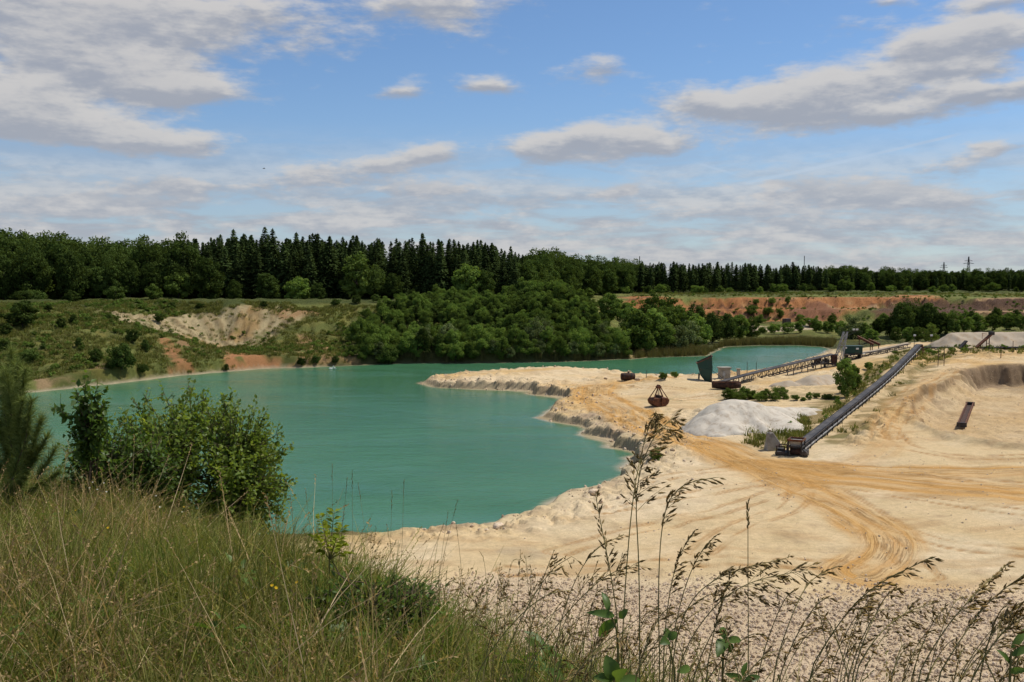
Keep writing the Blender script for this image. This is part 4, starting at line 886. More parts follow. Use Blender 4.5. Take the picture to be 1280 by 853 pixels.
s2 = s2[off_bare(s2)]; s2 = s2[(H(s2[:, 0], s2[:, 1], False) > .4) & (fbm(s2[:, 0] / 6, s2[:, 1] / 6, 611, 3) > -.3)]
scat_on('bank_grass', s2, GT, .7, 1.5, 'rough olive grass on the far bank and the embankment', 'grass', .15)

# ------------------------------------------------------------------ heaps of sand
print('heaps')
def heap(name, peaks, slope, label, res=.28, mat='heap', rough=.25):
    """peaks: ridge polylines of (x, y, z); the heap falls away from them at its angle of repose"""
    allp = np.array([p for r in peaks for p in r]); ext = (allp[:, 2].max() - 0.5) / slope + 2
    xs = np.arange(allp[:, 0].min() - ext, allp[:, 0].max() + ext, res); ys = np.arange(allp[:, 1].min() - ext, allp[:, 1].max() + ext, res)
    X, Y = np.meshgrid(xs, ys); Z = np.full(X.shape, -50.0); wx = X + fbm(X / 3.5, Y / 3.5, 701, 3) * 1.5; wy = Y + fbm(X / 3.5, Y / 3.5, 705, 3) * 1.5
    for r in peaks:
        for a, b in zip(r[:-1], r[1:]) if len(r) > 1 else [(r[0], r[0])]:
            a, b = np.array(a, float), np.array(b, float); e = b[:2] - a[:2]; L2 = e @ e + 1e-9
            t = np.clip(((wx - a[0]) * e[0] + (wy - a[1]) * e[1]) / L2, 0, 1); dd = np.hypot(wx - a[0] - t * e[0], wy - a[1] - t * e[1])
            Z = np.maximum(Z, a[2] + (b[2] - a[2]) * t - slope * (np.sqrt(dd * dd + .5) - .7))
    G0 = H(X, Y, False); Z = Z + fbm(X / 1.6, Y / 1.6, 711, 3) * rough * .5
    apron = sm(-1.0, 1.2, Z - G0); Z = np.where(Z > G0, Z, G0 - .35 + (Z - G0) * .2)
    n0, n1 = X.shape; idx = np.arange(n0 * n1).reshape(n0, n1); F = np.stack([idx[:-1, :-1], idx[:-1, 1:], idx[1:, 1:], idx[1:, :-1]], -1).reshape(-1, 4)
    ok = ((Z - G0).reshape(-1)[F] > -.30).any(1); F = F[ok]; used, inv = np.unique(F.ravel(), return_inverse=True)
    V = np.stack([X, Y, Z], -1).reshape(-1, 3)[used]; c = V.mean(0); c[2] = V[:, 2].min()
    o = link(name, np_mesh(name, V - c, inv.reshape(-1, 4), True), M[mat]); o.location = c
    tag(o, label, 'sand heap'); return o
A = lambda u, v, Y: tuple(at_y(u, v, Y))
heap('sand_heap', [[A(914, 499.5, 119), A(930, 501, 120)], [A(930, 501, 120), A(958, 508, 123), A(1022, 510.5, 131)], [A(914, 500, 119), A(888, 521, 115.5)], [A(908, 506, 117.5), A(903, 528, 113.5)], [A(930, 502, 119), A(952, 529, 114)], [A(955, 508, 122), A(984, 530, 115)]], .6,
     'large white sand heap with rounded ridges beside the haul road')
heap('flat_sand_heap', [[A(1196, 416, 214), A(1240, 416, 215), A(1400, 413.5, 216)], [A(1196, 416, 220), A(1400, 413.5, 222)]], .62, 'long flat-topped pale heap behind the low belt line', .4, 'tan_heap')
heap('spoil_heap', [[A(1008, 471, 168), A(1036, 468, 173)], [A(985, 476, 166)]], .6, 'brownish spoil ridge under the lattice belt line', .35, 'tan_heap')
# ------------------------------------------------------------------ machines
print('machines')
def lerp(a, b, t): return tuple(a[i] + (b[i] - a[i]) * t for i in range(3))
def along(path, s):
    path = [Vector(p) for p in path]
    for a, b in zip(path[:-1], path[1:]):
        L = (b - a).length
        if s <= L: return a + (b - a) * (s / L), (b - a).normalized()
        s -= L
    return path[-1], (path[-1] - path[-2]).normalized()
def plen(path): return sum((Vector(b) - Vector(a)).length for a, b in zip(path[:-1], path[1:]))
def strip(mb, path, prof):
    """sweep a profile of (across, up) points along a path"""
    rings = []
    for i, p in enumerate(path):
        p = Vector(p); t = (Vector(path[min(i + 1, len(path) - 1)]) - Vector(path[max(i - 1, 0)])).normalized(); sd_ = t.cross(Vector((0, 0, 1))).normalized(); up = sd_.cross(t)
        rings.append([p + sd_ * a + up * b for a, b in prof])
    mb.loft(rings)
# A: long belt conveyor on the embankment
cpath = [tuple(p) for p in smooth_line(CONV, 2)]
cv = empty('belt_conveyor', (CONV[0][0], CONV[0][1], Hs(CONV[0][0], CONV[0][1], False)))
off = Vector(cv.location); cp = [tuple(Vector(p) - off) for p in cpath]
mb = MB(); strip(mb, cp, [(-.40, .14), (-.2, .02), (.2, .02), (.40, .14), (.40, .11), (.2, -.02), (-.2, -.02), (-.40, .11)]); mb.build('belt', M['rubber'], cv)
mb = MB(); strip(mb, cp, [(-.5, -.42), (.5, -.42), (.5, -.46), (-.5, -.46)]); mb.build('return_belt', M['dark_steel'], cv)
for s_, nm in ((-1, 'stringer'), (1, 'stringer')):
    mb = MB(); strip(mb, cp, [(s_ * .48, .12), (s_ * .54, .12), (s_ * .54, -.02), (s_ * .48, -.02)][::s_]); mb.build(nm, M['dark_steel'], cv)
    mb = MB(); strip(mb, cp, [(s_ * .51, -.36), (s_ * .58, -.36), (s_ * .58, -.48), (s_ * .51, -.48)][::s_]); mb.build('side_rail', M['grey_steel'], cv)
Lc = plen(cp); k = 2.0
while k < Lc - 1:
    p, t = along(cp, k); sd_ = t.cross(Vector((0, 0, 1))).normalized(); w = p + off; mb = MB()
    for s_ in (-1, 1):
        gz = Hs(w.x + sd_.x * s_ * .55, w.y + sd_.y * s_ * .55, False) - off.z - .1
        q = p + sd_ * s_ * .55; mb.bar(q + Vector((0, 0, .05)), (q.x, q.y, min(gz, q.z - .5)), .09)
    mb.bar(p - sd_ * .55 + Vector((0, 0, -.25)), p + sd_ * .55 + Vector((0, 0, -.25)), .08)
    mb.tube(p - sd_ * .5 + Vector((0, 0, -.06)), p + sd_ * .5 + Vector((0, 0, -.06)), .06, n=6); mb.build('support_frame', M['dark_steel'], cv); k += 3.2
pe, te = along(cp, Lc); sd_ = te.cross(Vector((0, 0, 1))).normalized()
mb = MB(); mb.tube(pe - sd_ * .66 - Vector((0, 0, .2)), pe + sd_ * .66 - Vector((0, 0, .2)), .30, n=14); mb.build('head_drum', M['dark_steel'], cv)
for t_ in (.4, 2.4):   # taller trestle under the head
    p, t = along(cp, Lc - t_); w = p + off; gz = Hs(w.x, w.y, False) - off.z - .2; mb = MB()
    for s_ in (-1, 1): mb.bar(p + sd_ * s_ * .7, (p.x + sd_.x * s_ * 1.1, p.y + sd_.y * s_ * 1.1, gz), .14)
    mb.build('trestle', M['rust'], cv)
p0, t0 = along(cp, 0.6); sd0 = t0.cross(Vector((0, 0, 1))).normalized(); tf = Vector((t0.x, t0.y, 0)).normalized()
R0 = Matrix((sd0, tf, Vector((0, 0, 1)))).transposed(); zf = -.1 - 0
def loc0(a, b, c): return Vector((p0.x, p0.y, 0)) + sd0 * a * .78 + tf * b * .78 + Vector((0, 0, c * .82))
mb = MB()
for a in (-.85, .85):
    for b in (-1.0, 1.0): mb.bar(loc0(a, b, -.15), loc0(a, b, 2.1), .14)
    mb.bar(loc0(a, -1.05, .35), loc0(a, 1.05, .35), .12); mb.bar(loc0(a, -1.05, 1.15), loc0(a, 1.05, 1.15), .12)
mb.bar(loc0(-.9, -1, 1.2), loc0(.9, -1, 1.2), .12); mb.bar(loc0(-.9, 1, 1.2), loc0(.9, 1, 1.2), .12); mb.build('tail_frame', M['dark_steel'], cv)
mb = MB()
for a in (-.95, .95): mb.box(loc0(a, 0, 2.02), (.09, 1.8, .22), R0)
for b in (-1.1, 1.1): mb.box(loc0(0, b, 2.02), (1.5, .09, .22), R0)
mb.build('hopper_rim', M['rust'], cv, bevel=.02)
mb = MB(); mb.loft([[loc0(a * k_, b * k_, z) for a, b in ((-.88, -1.0), (.88, -1.0), (.88, 1.0), (-.88, 1.0))] for z, k_ in ((1.0, .5), (1.9, 1.0))]); mb.build('feed_hopper', M['grey_steel'], cv)
mb = MB(); mb.tube(loc0(-.7, -.3, .55), loc0(.7, -.3, .55), .38, n=14); mb.build('tail_drum', M['dark_rust'], cv)
mb = MB(); mb.box(loc0(1.25, -.1, .45), (.5, .8, .62), R0); mb.tube(loc0(1.25, -.6, .5), loc0(1.25, -1.15, .5), .26, n=12); mb.build('drive_motor', M['dark_steel'], cv, bevel=.03)
mb = MB()   # low railed platform on the near left
for a, b in ((-1.3, -1.3), (-2.3, -1.3), (-1.3, .3), (-2.3, .3)): mb.bar(loc0(a, b, -.2), loc0(a, b, 1.25), .09)
mb.bar(loc0(-1.3, -1.3, 1.2), loc0(-2.4, -1.3, 1.2), .09); mb.bar(loc0(-1.3, .3, 1.2), loc0(-2.4, .3, 1.2), .09); mb.bar(loc0(-2.3, -1.3, 1.2), loc0(-2.3, .3, 1.2), .08); mb.build('platform_rail', M['dark_rust'], cv)
mb = MB(); mb.box(loc0(-1.7, -.5, .32), (1.2, 1.5, .3), R0); mb.box(loc0(-1.9, -.3, .62), (.7, .6, .3), R0); mb.build('platform', M['dark_steel'], cv, bevel=.03)
tag(cv, 'long dark belt conveyor climbing the embankment with rusty feed hopper at its foot', 'conveyor')

# B: lattice conveyor behind, along the back arm of the lake
def lattice_conveyor(name, pix, hgt, wid, label, step=1.6, belt='rubber', load=None):
    P3 = [Vector(at_y(*p)) for p in pix]; root = empty(name, (P3[0].x, P3[0].y, Hs(P3[0].x, P3[0].y, False))); off = Vector(root.location)
    path = [tuple(p - off) for p in P3]; fine = [tuple(along(path, s_)[0]) for s_ in np.linspace(0, plen(path), 18)]
    mb = MB(); strip(mb, fine, [(-wid * .42, .12), (0, 0), (wid * .42, .12), (wid * .42, .06), (0, -.06), (-wid * .42, .06)]); mb.build('belt', M[belt], root)
    for s_ in (-1, 1):
        for z0 in (.05, -hgt):
            mb = MB(); strip(mb, fine, [(s_ * wid / 2, z0 + .09), (s_ * (wid / 2 + .12), z0 + .09), (s_ * (wid / 2 + .12), z0 - .09), (s_ * wid / 2, z0 - .09)][::s_]); mb.build('chord', M['dark_steel'], root)
    L = plen(path); n = int(L / step)
    for i in range(n + 1):
        p, t = along(path, min(i * step, L - .01)); sd_ = t.cross(Vector((0, 0, 1))).normalized(); mb = MB()
        for s_ in (-1, 1): mb.bar(p + sd_ * s_ * (wid / 2 + .06), p + sd_ * s_ * (wid / 2 + .06) - Vector((0, 0, hgt)), .09)
        mb.bar(p - sd_ * wid / 2 - Vector((0, 0, hgt)), p + sd_ * wid / 2 - Vector((0, 0, hgt)), .08); mb.build('cross_frame', M['dark_steel'], root)
        if i < n:
            q, _ = along(path, (i + 1) * step); mb = MB()
            for s_ in (-1, 1):
                a, b = p + sd_ * s_ * (wid / 2 + .06), q + sd_ * s_ * (wid / 2 + .06)
                mb.bar(a - Vector((0, 0, hgt if i % 2 else 0)), b - Vector((0, 0, 0 if i % 2 else hgt)), .06)
            mb.build('diagonal', M['dark_steel'], root)
        if i % 4 == 1:
            w = p + off; gz = Hs(w.x, w.y, False) - off.z - .3; zb = p.z - hgt
            if zb - gz > .15:
                mb = MB()
                for s_ in (-1, 1): mb.bar(p + sd_ * s_ * wid * .5 - Vector((0, 0, hgt)), (p.x + sd_.x * s_ * wid * .65, p.y + sd_.y * s_ * wid * .65, gz), .13)
                mb.build('trestle', M['dark_rust'], root)
    if load:
        mb = MB(); strip(mb, fine, [(-wid * .36, .1), (0, .34), (wid * .36, .1), (0, .06)]); mb.build('sand_load', M[load], root, True)
    tag(root, label, 'conveyor'); return root
lattice_conveyor('lattice_conveyor', [(900, 478, 171), (932, 469, 176), (985, 456, 190), (1042, 443, 206)], 1.25, 1.1, 'open lattice belt conveyor rising along the back arm of the lake')
lattice_conveyor('loaded_conveyor', [(1058, 444.5, 206), (1090, 440, 212), (1134, 430, 222)], .7, 1.5, 'rusty belt conveyor heaped with sand beside the green cabin', 2.0, 'dark_rust', 'tan_heap')
lattice_conveyor('low_conveyor', [(1152, 434.5, 207), (1200, 435, 206), (1300, 434.5, 205), (1400, 434, 204)], .55, 1.2, 'long low dark belt line before the flat-topped heap', 2.4)
# tail scoop below the lattice conveyor: a rusty round-bottomed trough
x, y = hit(908, 487); z = Hs(x, y, False); tr_ = empty('rusty_trough', (x, y, z)); mb = MB(); rings = []
for i in range(9):
    a = -2.4 + 4.8 * i / 8; hw = .75 * math.sqrt(max(.05, 1 - (a / 2.6) ** 2)); rings.append([(a, -hw, 1.25), (a, -hw * .75, .45), (a, 0, .05 + .12 * a * a * .3), (a, hw * .75, .45), (a, hw, 1.25), (a, hw - .08, 1.25), (a, hw * .7, .55), (a, 0, .18 + .12 * a * a * .3), (a, -hw * .7, .55), (a, -hw + .08, 1.25)])
mb.loft(rings); mb.build('trough_body', M['dark_rust'], tr_, True)
mb = MB(); mb.bar((-2.3, -.72, 1.27), (2.3, -.72, 1.27), .1); mb.bar((-2.3, .72, 1.27), (2.3, .72, 1.27), .1); mb.build('rim', M['rust'], tr_)
tag(tr_, 'rusty round-bottomed trough at the low end of the lattice conveyor', 'trough')
# C: lattice mast with floodlights
def lattice_mast(name, x, y, h, w0, w1, label, lean=(0, 0), lamp=True):
    root = empty(name, (x, y, Hs(x, y, False) - .05)); n = max(4, int(h / 1.3)); lv = []
    for i in range(n + 1):
        f = i / n; w = w0 + (w1 - w0) * f; c = Vector((lean[0] * f, lean[1] * f, h * f)); lv.append([c + Vector((a * w, b * w, 0)) for a, b in ((-1, -1), (1, -1), (1, 1), (-1, 1))])
    for j in range(4):
        mb = MB(); mb.bar(lv[0][j], lv[-1][j], .16); mb.build('leg', M['grey_steel'], root)
    for i in range(n):
        mb = MB()
        for j in range(4): mb.bar(lv[i][j], lv[i + 1][(j + 1) % 4], .08); mb.bar(lv[i][j], lv[i][(j + 1) % 4], .08)
        mb.build('bracing', M['grey_steel'], root)
    if lamp:
        t = Vector((lean[0], lean[1], h)); mb = MB(); mb.bar(t, t + Vector((2.4, 0, .25)), .12); mb.bar(t + Vector((.2, 0, -1.0)), t + Vector((2.2, 0, .15)), .07); mb.build('arm', M['dark_steel'], root)
        for a in (1.7, 2.4): mb = MB(); mb.box(t + Vector((a, -.1, .5)), (.45, .3, .35)); mb.build('floodlight', M['white_paint'], root)
    tag(root, label, 'mast'); return root
x, y = at_y(1046, 450, 203)[:2]; lattice_mast('lattice_mast', x, y, 7.2, .75, .35, 'leaning grey lattice mast with floodlights at the end of the lake', (1.7, 0))
def slab_thing(name, loc, rz, parts, label, cat):
    o = empty(name, loc, rz)
    for nm, mat, bx in parts:
        mb = MB()
        for c, sz in bx: mb.box(c, sz)
        mb.build(nm, M[mat], o, bevel=.03)
    tag(o, label, cat); return o
p = at_y(1066, 441, 207); gz = Hs(p[0], p[1], False)
slab_thing('green_cabin', (p[0], p[1], p[2] - .1), .1, [('body', 'green_paint', [((0, 0, .75), (3.6, 1.7, 1.5))]), ('roof', 'green_paint', [((0, 0, 1.56), (3.9, 2.0, .12))]), ('window', 'white_paint', [((.6, -.87, 1.0), (.6, .04, .4))]),
           ('base_frame', 'dark_steel', [((0, 0, -.15), (3.8, 1.6, .25)), ((-1.5, 0, (gz - p[2]) / 2 - .2), (.25, 1.5, max(.3, p[2] - gz + .2))), ((1.5, 0, (gz - p[2]) / 2 - .2), (.25, 1.5, max(.3, p[2] - gz + .2)))]), ('lamp', 'white_paint', [((-1.9, -.8, 1.2), (.35, .25, .35))]), ('step', 'white_paint', [((2.0, -.6, -.1), (.9, .4, .15))])], 'dark green cabin beside the lattice mast at the lake end', 'cabin')
# drive machinery at the top of the lattice conveyor
p = at_y(1031, 452, 203); gz = Hs(p[0], p[1], False)
slab_thing('drive_station', (p[0], p[1], gz - .05), -.2, [('bed_frame', 'dark_steel', [((0, 0, .9), (5.6, 1.8, .3)), ((-2.4, 0, .4), (.3, 1.6, .9)), ((2.4, 0, .4), (.3, 1.6, .9)), ((0, 0, .4), (.3, 1.6, .9))]), ('gearbox', 'dark_rust', [((-1.5, -.1, 1.6), (1.4, 1.1, 1.1))]), ('motor', 'dark_steel', [((.2, -.1, 1.45), (1.3, .8, .8)), ((.2, -.1, 1.95), (.5, .4, .3))]), ('chute', 'dark_rust', [((1.9, 0, 1.9), (1.1, 1.2, 1.8))]), ('guard', 'grey_steel', [((-.6, -.8, 1.3), (.9, .08, .5))])], 'dark cluttered drive machinery at the upper end of the lattice conveyor', 'machine')
# D: clamshell grab on the spit
x, y = hit(823, 507.5); gr = empty('clamshell_grab', (x, y, Hs(x, y, False) - .05), .35)
for s_ in (-1, 1):
    mb = MB(); prof = []
    for i in range(7):
        a = math.pi * (.5 + .5 * i / 6); prof.append((s_ * (-math.cos(a)) * 1.25 + s_ * .04, 1.02 - math.sin(a) * 0 - 1.02 * math.sin(math.pi - a) * 0))
    pr = [(s_ * .03, 0.0), (s_ * .75, .06), (s_ * 1.22, .42), (s_ * 1.38, .95), (s_ * 1.1, 1.25), (s_ * .12, 1.28)]
    mb.loft([[(a, -.85, b) for a, b in pr], [(a, .85, b) for a, b in pr]][::s_]); mb.build('shell', M['rust'], gr, bevel=.04)
    for b in (-.7, .7): mb = MB(); mb.bar((s_ * 1.15, b, 1.15), (s_ * .22, b * .35, 2.72), .13); mb.build('arm_rod', M['rust'], gr)
    for b in (-.35, 0, .35): mb = MB(); mb.box((s_ * .06, b * 1.8, .0), (.14, .16, .22)); mb.build('tooth', M['dark_rust'], gr)
mb = MB(); mb.box((0, 0, 1.42), (.5, 1.3, .42)); mb.tube((0, -.72, 1.42), (0, .72, 1.42), .24, n=10); mb.build('lower_block', M['dark_rust'], gr, bevel=.03)
mb = MB(); mb.box((0, 0, 2.78), (.62, .7, .34)); mb.tube((0, -.3, 2.95), (0, .3, 2.95), .22, n=10); mb.build('head_block', M['rust'], gr, bevel=.03)
mb = MB(); mb.bar((-.08, 0, 1.5), (-.08, 0, 2.7), .06); mb.bar((.08, 0, 1.5), (.08, 0, 2.7), .06); mb.build('closing_rope', M['dark_steel'], gr)
tag(gr, 'rusty clamshell grab standing on the pale spit', 'grab')
# E: green hopper
x, y = hit(881, 476); hz = Hs(x, y, False); hp = empty('green_hopper', (x, y, hz - .3), -.15); mb = MB()
rg = lambda w, d_, z0, z1, sx=0: [(-w + sx, -d_, z0), (w + sx, -d_, z1), (w + sx, d_, z1), (-w + sx, d_, z0)]
mb.loft([rg(.55, .6, 0, 0, .75), rg(1.0, 1.0, 1.3, 1.3, .2), rg(1.25, 1.15, 2.6, 2.6, .05)]); mb.build('chute', M['green_paint'], hp, bevel=.03)
mb = MB(); a_, b_ = rg(1.25, 1.15, 2.62, 2.62, .05), rg(1.30, 1.2, 3.5, 4.75, -.15)
ai, bi = rg(1.1, 1.0, 2.7, 2.7, .05), rg(1.18, 1.08, 3.5, 4.7, -.15); mb.loft([a_, b_, bi, ai], caps=False); mb.build('bin', M['green_paint'], hp, bevel=.03)
mb = MB(); b2 = rg(1.34, 1.24, 3.5, 4.78, -.15)
for i in range(4): mb.bar(b2[i], b2[(i + 1) % 4], .14)
mb.build('rim', M['rust'], hp)
for sx, sy in ((-1, -1), (1, -1), (1, 1), (-1, 1)): mb = MB(); mb.bar((sx * 1.0, sy * 1.0, 1.6), (sx * 1.15, sy * 1.1, -.6), .15); mb.build('leg', M['dark_steel'], hp)
mb = MB(); mb.bar((1.2, -.5, 2.2), (3.3, -.6, .7), .09); mb.build('strut', M['dark_steel'], hp)
tag(hp, 'tall dark green hopper with slanted rusty rim at the lakeside', 'hopper')
x, y = hit(908, 476)
slab_thing('concrete_block', (x, y + 2, Hs(x, y + 2, False) - .15), .12, [('base', 'concrete', [((0, 0, 1.0), (1.9, 1.5, 2.0))]), ('cap', 'concrete', [((0, 0, 2.1), (2.3, 1.9, .26))]), ('panel', 'grey_steel', [((-.3, -.77, 1.0), (.5, .06, .9))])], 'pale concrete block with overhanging cap beside the lattice conveyor', 'block')
x, y = hit(926, 472)
slab_thing('concrete_pillar', (x, y + 2, Hs(x, y + 2, False) - .2), 0, [('shaft', 'concrete', [((0, 0, .9), (.6, .6, 1.8))]), ('cap', 'concrete', [((0, 0, 1.86), (.8, .8, .16))])], 'short concrete pillar beside the lattice conveyor', 'pillar')
for u, v, hgt, lab in [(935.5, 470, 2.6, 'thin dark pole at the water beyond the concrete pillar'), (947, 466, 1.6, 'shorter thin pole at the water behind the lattice conveyor'), (809, 474, 1.2, 'thin stake at the water edge of the spit')]:
    x, y = hit(u, v); mb = MB(); mb.tube((0, 0, -.4), (.03, 0, hgt), .07, .05, 8); mb.box((.03, 0, hgt), (.16, .16, .08)); o = mb.build('pole', M['dark_steel']); o.location = (x, y + 1.2, Hs(x, y + 1.2, False)); tag(o, lab, 'pole')
# dark tank lying on the spit and a boulder beside it
x, y = hit(785, 475.5); tk = empty('rusty_tank', (x, y, Hs(x, y, False)), .05); mb = MB(); rings = []
for a, r in ((-1.35, .5), (-1.25, .68), (1.15, .68), (1.3, .5)): rings.append([(a, math.cos(t) * r, .62 + math.sin(t) * r) for t in [2 * math.pi * i / 14 for i in range(14)]])
mb.loft(rings); mb.build('shell', M['dark_rust'], tk, True)
for a in (-.7, .6): mb = MB(); mb.tube((a - .06, 0, .62), (a + .06, 0, .62), .73, n=16); mb.build('hoop', M['dark_steel'], tk)
mb = MB(); mb.tube((.1, 0, 1.2), (.1, 0, 1.5), .2, n=10); mb.build('hatch', M['dark_steel'], tk); tag(tk, 'dark rusty tank lying on the pale spit', 'tank')
def rock_mesh(seed, sub=2, flat=.75):
    import bmesh
    bm = bmesh.new(); bmesh.ops.create_icosphere(bm, subdivisions=sub, radius=1.0); r = np.random.default_rng(seed); k = r.normal(size=(7, 3)); k /= np.linalg.norm(k, axis=1)[:, None]; dcut = r.uniform(.62, .95, 7)
    for v in bm.verts:
        c = np.array(v.co)
        for n_, d_ in zip(k, dcut):
            q = c @ n_
            if q > d_: c = c - n_ * (q - d_) * .9
        c = c * (1 + .06 * r.normal()); v.co = (c[0], c[1] * .85, c[2] * flat)
    me = bpy.data.meshes.new('rock'); bm.to_mesh(me); bm.free(); me.materials.append(M['stone']); return me
ROCK = [rock_mesh(800 + i) for i in range(4)]
for u, v, s_, lab in [(797, 476, .55, 'pale boulder at the end of the rusty tank'), (757, 474, .32, 'dark stone alone on the crest of the spit'), (623, 661, .45, 'brown boulder on the lip of the near shore'), (742, 617, .4, 'grey boulder on the shore below the rough spoil'), (1213, 437, .6, 'pale boulder below the low belt line')]:
    x, y = hit(u, v); o = link('boulder', ROCK[int(u) % 4]); o.location = (x, y, Hs(x, y, False) + s_ * .3); o.scale = (s_ * 1.3, s_, s_); o.rotation_euler = (0, 0, u); tag(o, lab, 'boulder')
# I: concrete wedge near the feed end
x, y = hit(968, 562.5); wd = empty('concrete_wedge', (x, y, Hs(x, y, False) - .05), .2); mb = MB()
mb.loft([[(-1.05, -.45, 0), (1.15, -.45, 0), (.5, -.4, .8), (-.35, -.35, 2.0), (-.75, -.35, 1.9)], [(-1.05, .45, 0), (1.15, .45, 0), (.5, .4, .8), (-.35, .35, 2.0), (-.75, .35, 1.9)]][::-1]); mb.build('body', M['concrete'], wd, bevel=.05)
mb = MB(); mb.tube((-.52, -.2, 1.9), (-.52, -.2, 2.15), .04, n=6); mb.tube((-.52, .2, 1.9), (-.52, .2, 2.15), .04, n=6); mb.bar((-.52, -.22, 2.15), (-.52, .22, 2.15), .07); mb.build('lifting_loop', M['rust'], wd); tag(wd, 'dark grey concrete wedge standing beside the haul road', 'wedge')
# G: rusty channel lying in the pit
a, b = hit(1202, 537), hit(1212.5, 510.5); za, zb = Hs(*a, False), Hs(*b, False); ch = empty('rusty_channel', (a[0], a[1], za)); va = Vector((0, 0, .38)); vb = Vector((b[0] - a[0], b[1] - a[1], zb - za + .38)); fine = [tuple(va.lerp(vb, i / 8)) for i in range(9)]
mb = MB(); strip(mb, fine, [(-.38, 0), (.38, 0), (.38, .10), (-.38, .10)][::-1]); mb.build('floor_plate', M['dark_rust'], ch)
for s_ in (-1, 1): mb = MB(); strip(mb, fine, [(s_ * .38, .55), (s_ * .5, .55), (s_ * .5, -.02), (s_ * .38, -.02)][::s_]); mb.build('side_wall', M['rust'], ch)
for f in (0.0, 1.0): mb = MB(); q = va.lerp(vb, f); sd_ = (vb - va).cross(Vector((0, 0, 1))).normalized(); mb.bar(q - sd_ * .62 + Vector((0, 0, .25)), q + sd_ * .62 + Vector((0, 0, .25)), .3, .6); mb.build('end_bracket', M['dark_steel'], ch)
tag(ch, 'straight rusty steel channel lying on the pit floor', 'channel')
# L: small tilted loader at the low belt line
x, y = at_y(1229, 437, 203)[:2]; ld = empty('tilted_loader', (x, y, Hs(x, y, False) - .05), .1); path = [(-1.6, 0, .5), (1.6, 0, 3.2)]
mb = MB(); strip(mb, path, [(-.45, .1), (.45, .1), (.45, -.2), (-.45, -.2)][::-1]); mb.build('belt_frame', M['rust'], ld)
mb = MB(); mb.box((1.75, 0, 3.4), (.9, .9, .7)); mb.build('head_box', M['dark_steel'], ld, bevel=.03)
for a, zt in ((-.9, 1.0), (1.0, 2.6)):
    mb = MB(); mb.bar((a, -.5, -.2), (a, -.5, zt), .12); mb.bar((a, .5, -.2), (a, .5, zt), .12); mb.bar((a, -.5, zt * .5), (a, .5, zt * .5), .1); mb.build('leg', M['dark_rust'], ld)
mb = MB(); mb.bar((.4, -.5, 3.3), (-.6, -.5, 3.5), .07); mb.bar((-.6, -.5, 3.5), (-.6, -.5, 2.2), .06); mb.build('hand_rail', M['orange'], ld); tag(ld, 'small tilted loader conveyor standing over the low belt line', 'loader')
x, y = at_y(1203, 436, 203)[:2]; ld2 = empty('short_loader', (x, y, Hs(x, y, False) - .05), .3); mb = MB(); strip(mb, [(-.9, 0, .4), (.9, 0, 2.0)], [(-.4, .1), (.4, .1), (.4, -.2), (-.4, -.2)][::-1]); mb.build('belt_frame', M['dark_steel'], ld2)
mb = MB(); mb.bar((.5, -.4, -.2), (.5, -.4, 1.6), .1); mb.bar((.5, .4, -.2), (.5, .4, 1.6), .1); mb.build('leg', M['dark_rust'], ld2); tag(ld2, 'short dark loader half hidden in weeds at the low belt line', 'loader')
# N: goal-like post frame beside the ramp road
a, b = hit(1172.5, 458), hit(1180, 457.5); fr = empty('wooden_gateway', (a[0], a[1], Hs(*a, False))); dx_, dy_ = b[0] - a[0], b[1] - a[1]
for qx, qy in ((0, 0), (dx_, dy_)): mb = MB(); mb.tube((qx, qy, -.3), (qx, qy, 3.0), .07, .06, 8); mb.build('post', M['wood'], fr)
for z_ in (1.1, 2.1): mb = MB(); mb.bar((-.1, 0, z_), (dx_ + .1, dy_, z_), .06); mb.build('rail', M['wood'], fr)
tag(fr, 'two-post wooden gateway beside the ramp road', 'gateway')
for u, v, lab in [(1251, 448, 'thin dark post before the low belt line'), (1266, 441, 'short dark post at the flat-topped heap')]:
    x, y = hit(u, v); mb = MB(); mb.tube((0, 0, -.3), (0, 0, 2.3), .08, .06, 8); mb.box((0, 0, 2.3), (.14, .14, .1)); o = mb.build('post', M['wood']); o.location = (x, y, Hs(x, y, False)); tag(o, lab, 'post')
# floodlight posts behind the head of the conveyor
for u, vt, lab in [(1143, 420, 'floodlight post just left of the conveyor head'), (1164, 420, 'floodlight post just right of the conveyor head')]:
    t = at_y(u, vt, 222); gz = Hs(t[0], t[1], False); o = empty('floodlight_post', (t[0], t[1], gz)); mb = MB(); mb.tube((0, 0, -.3), (0, 0, t[2] - gz), .08, .06, 8); mb.build('post', M['dark_steel'], o)
    mb = MB(); mb.box((0, -.12, t[2] - gz + .1), (.5, .3, .38)); mb.build('lamp_head', M['white_paint'], o, bevel=.03); tag(o, lab, 'floodlight')
# rusty girders behind the green cabin
for i, (p, q, lab) in enumerate([((1072, 421, 226), (1092, 431, 222), 'rusty girder tilted behind the green cabin'), ((1086, 425, 228), (1100, 431, 225), 'shorter rusty girder at the end of the tilted one')]):
    P0, P1 = Vector(at_y(*p)), Vector(at_y(*q)); g0 = Hs(P0.x, P0.y, False); o = empty('rusty_girder', (P0.x, P0.y, g0)); A0, A1 = P0 - Vector(o.location), P1 - Vector(o.location); mb = MB(); up = Vector((0, 0, .22))
    mb.bar(A0 + up, A1 + up, .4, .07); mb.bar(A0 - up, A1 - up, .4, .07); mb.bar(A0, A1, .07, .44); mb.build('beam', M['rust'], o)
    mb = MB(); mb.bar((A0.x + .4, A0.y, A0.z - .1), (A0.x + .4, A0.y, -.3), .16); mb.bar((A1.x - .3, A1.y, A1.z), (A1.x - .3, A1.y, Hs(P1.x, P1.y, False) - g0 - .3), .16); mb.build('prop', M['dark_rust'], o); tag(o, lab, 'girder')
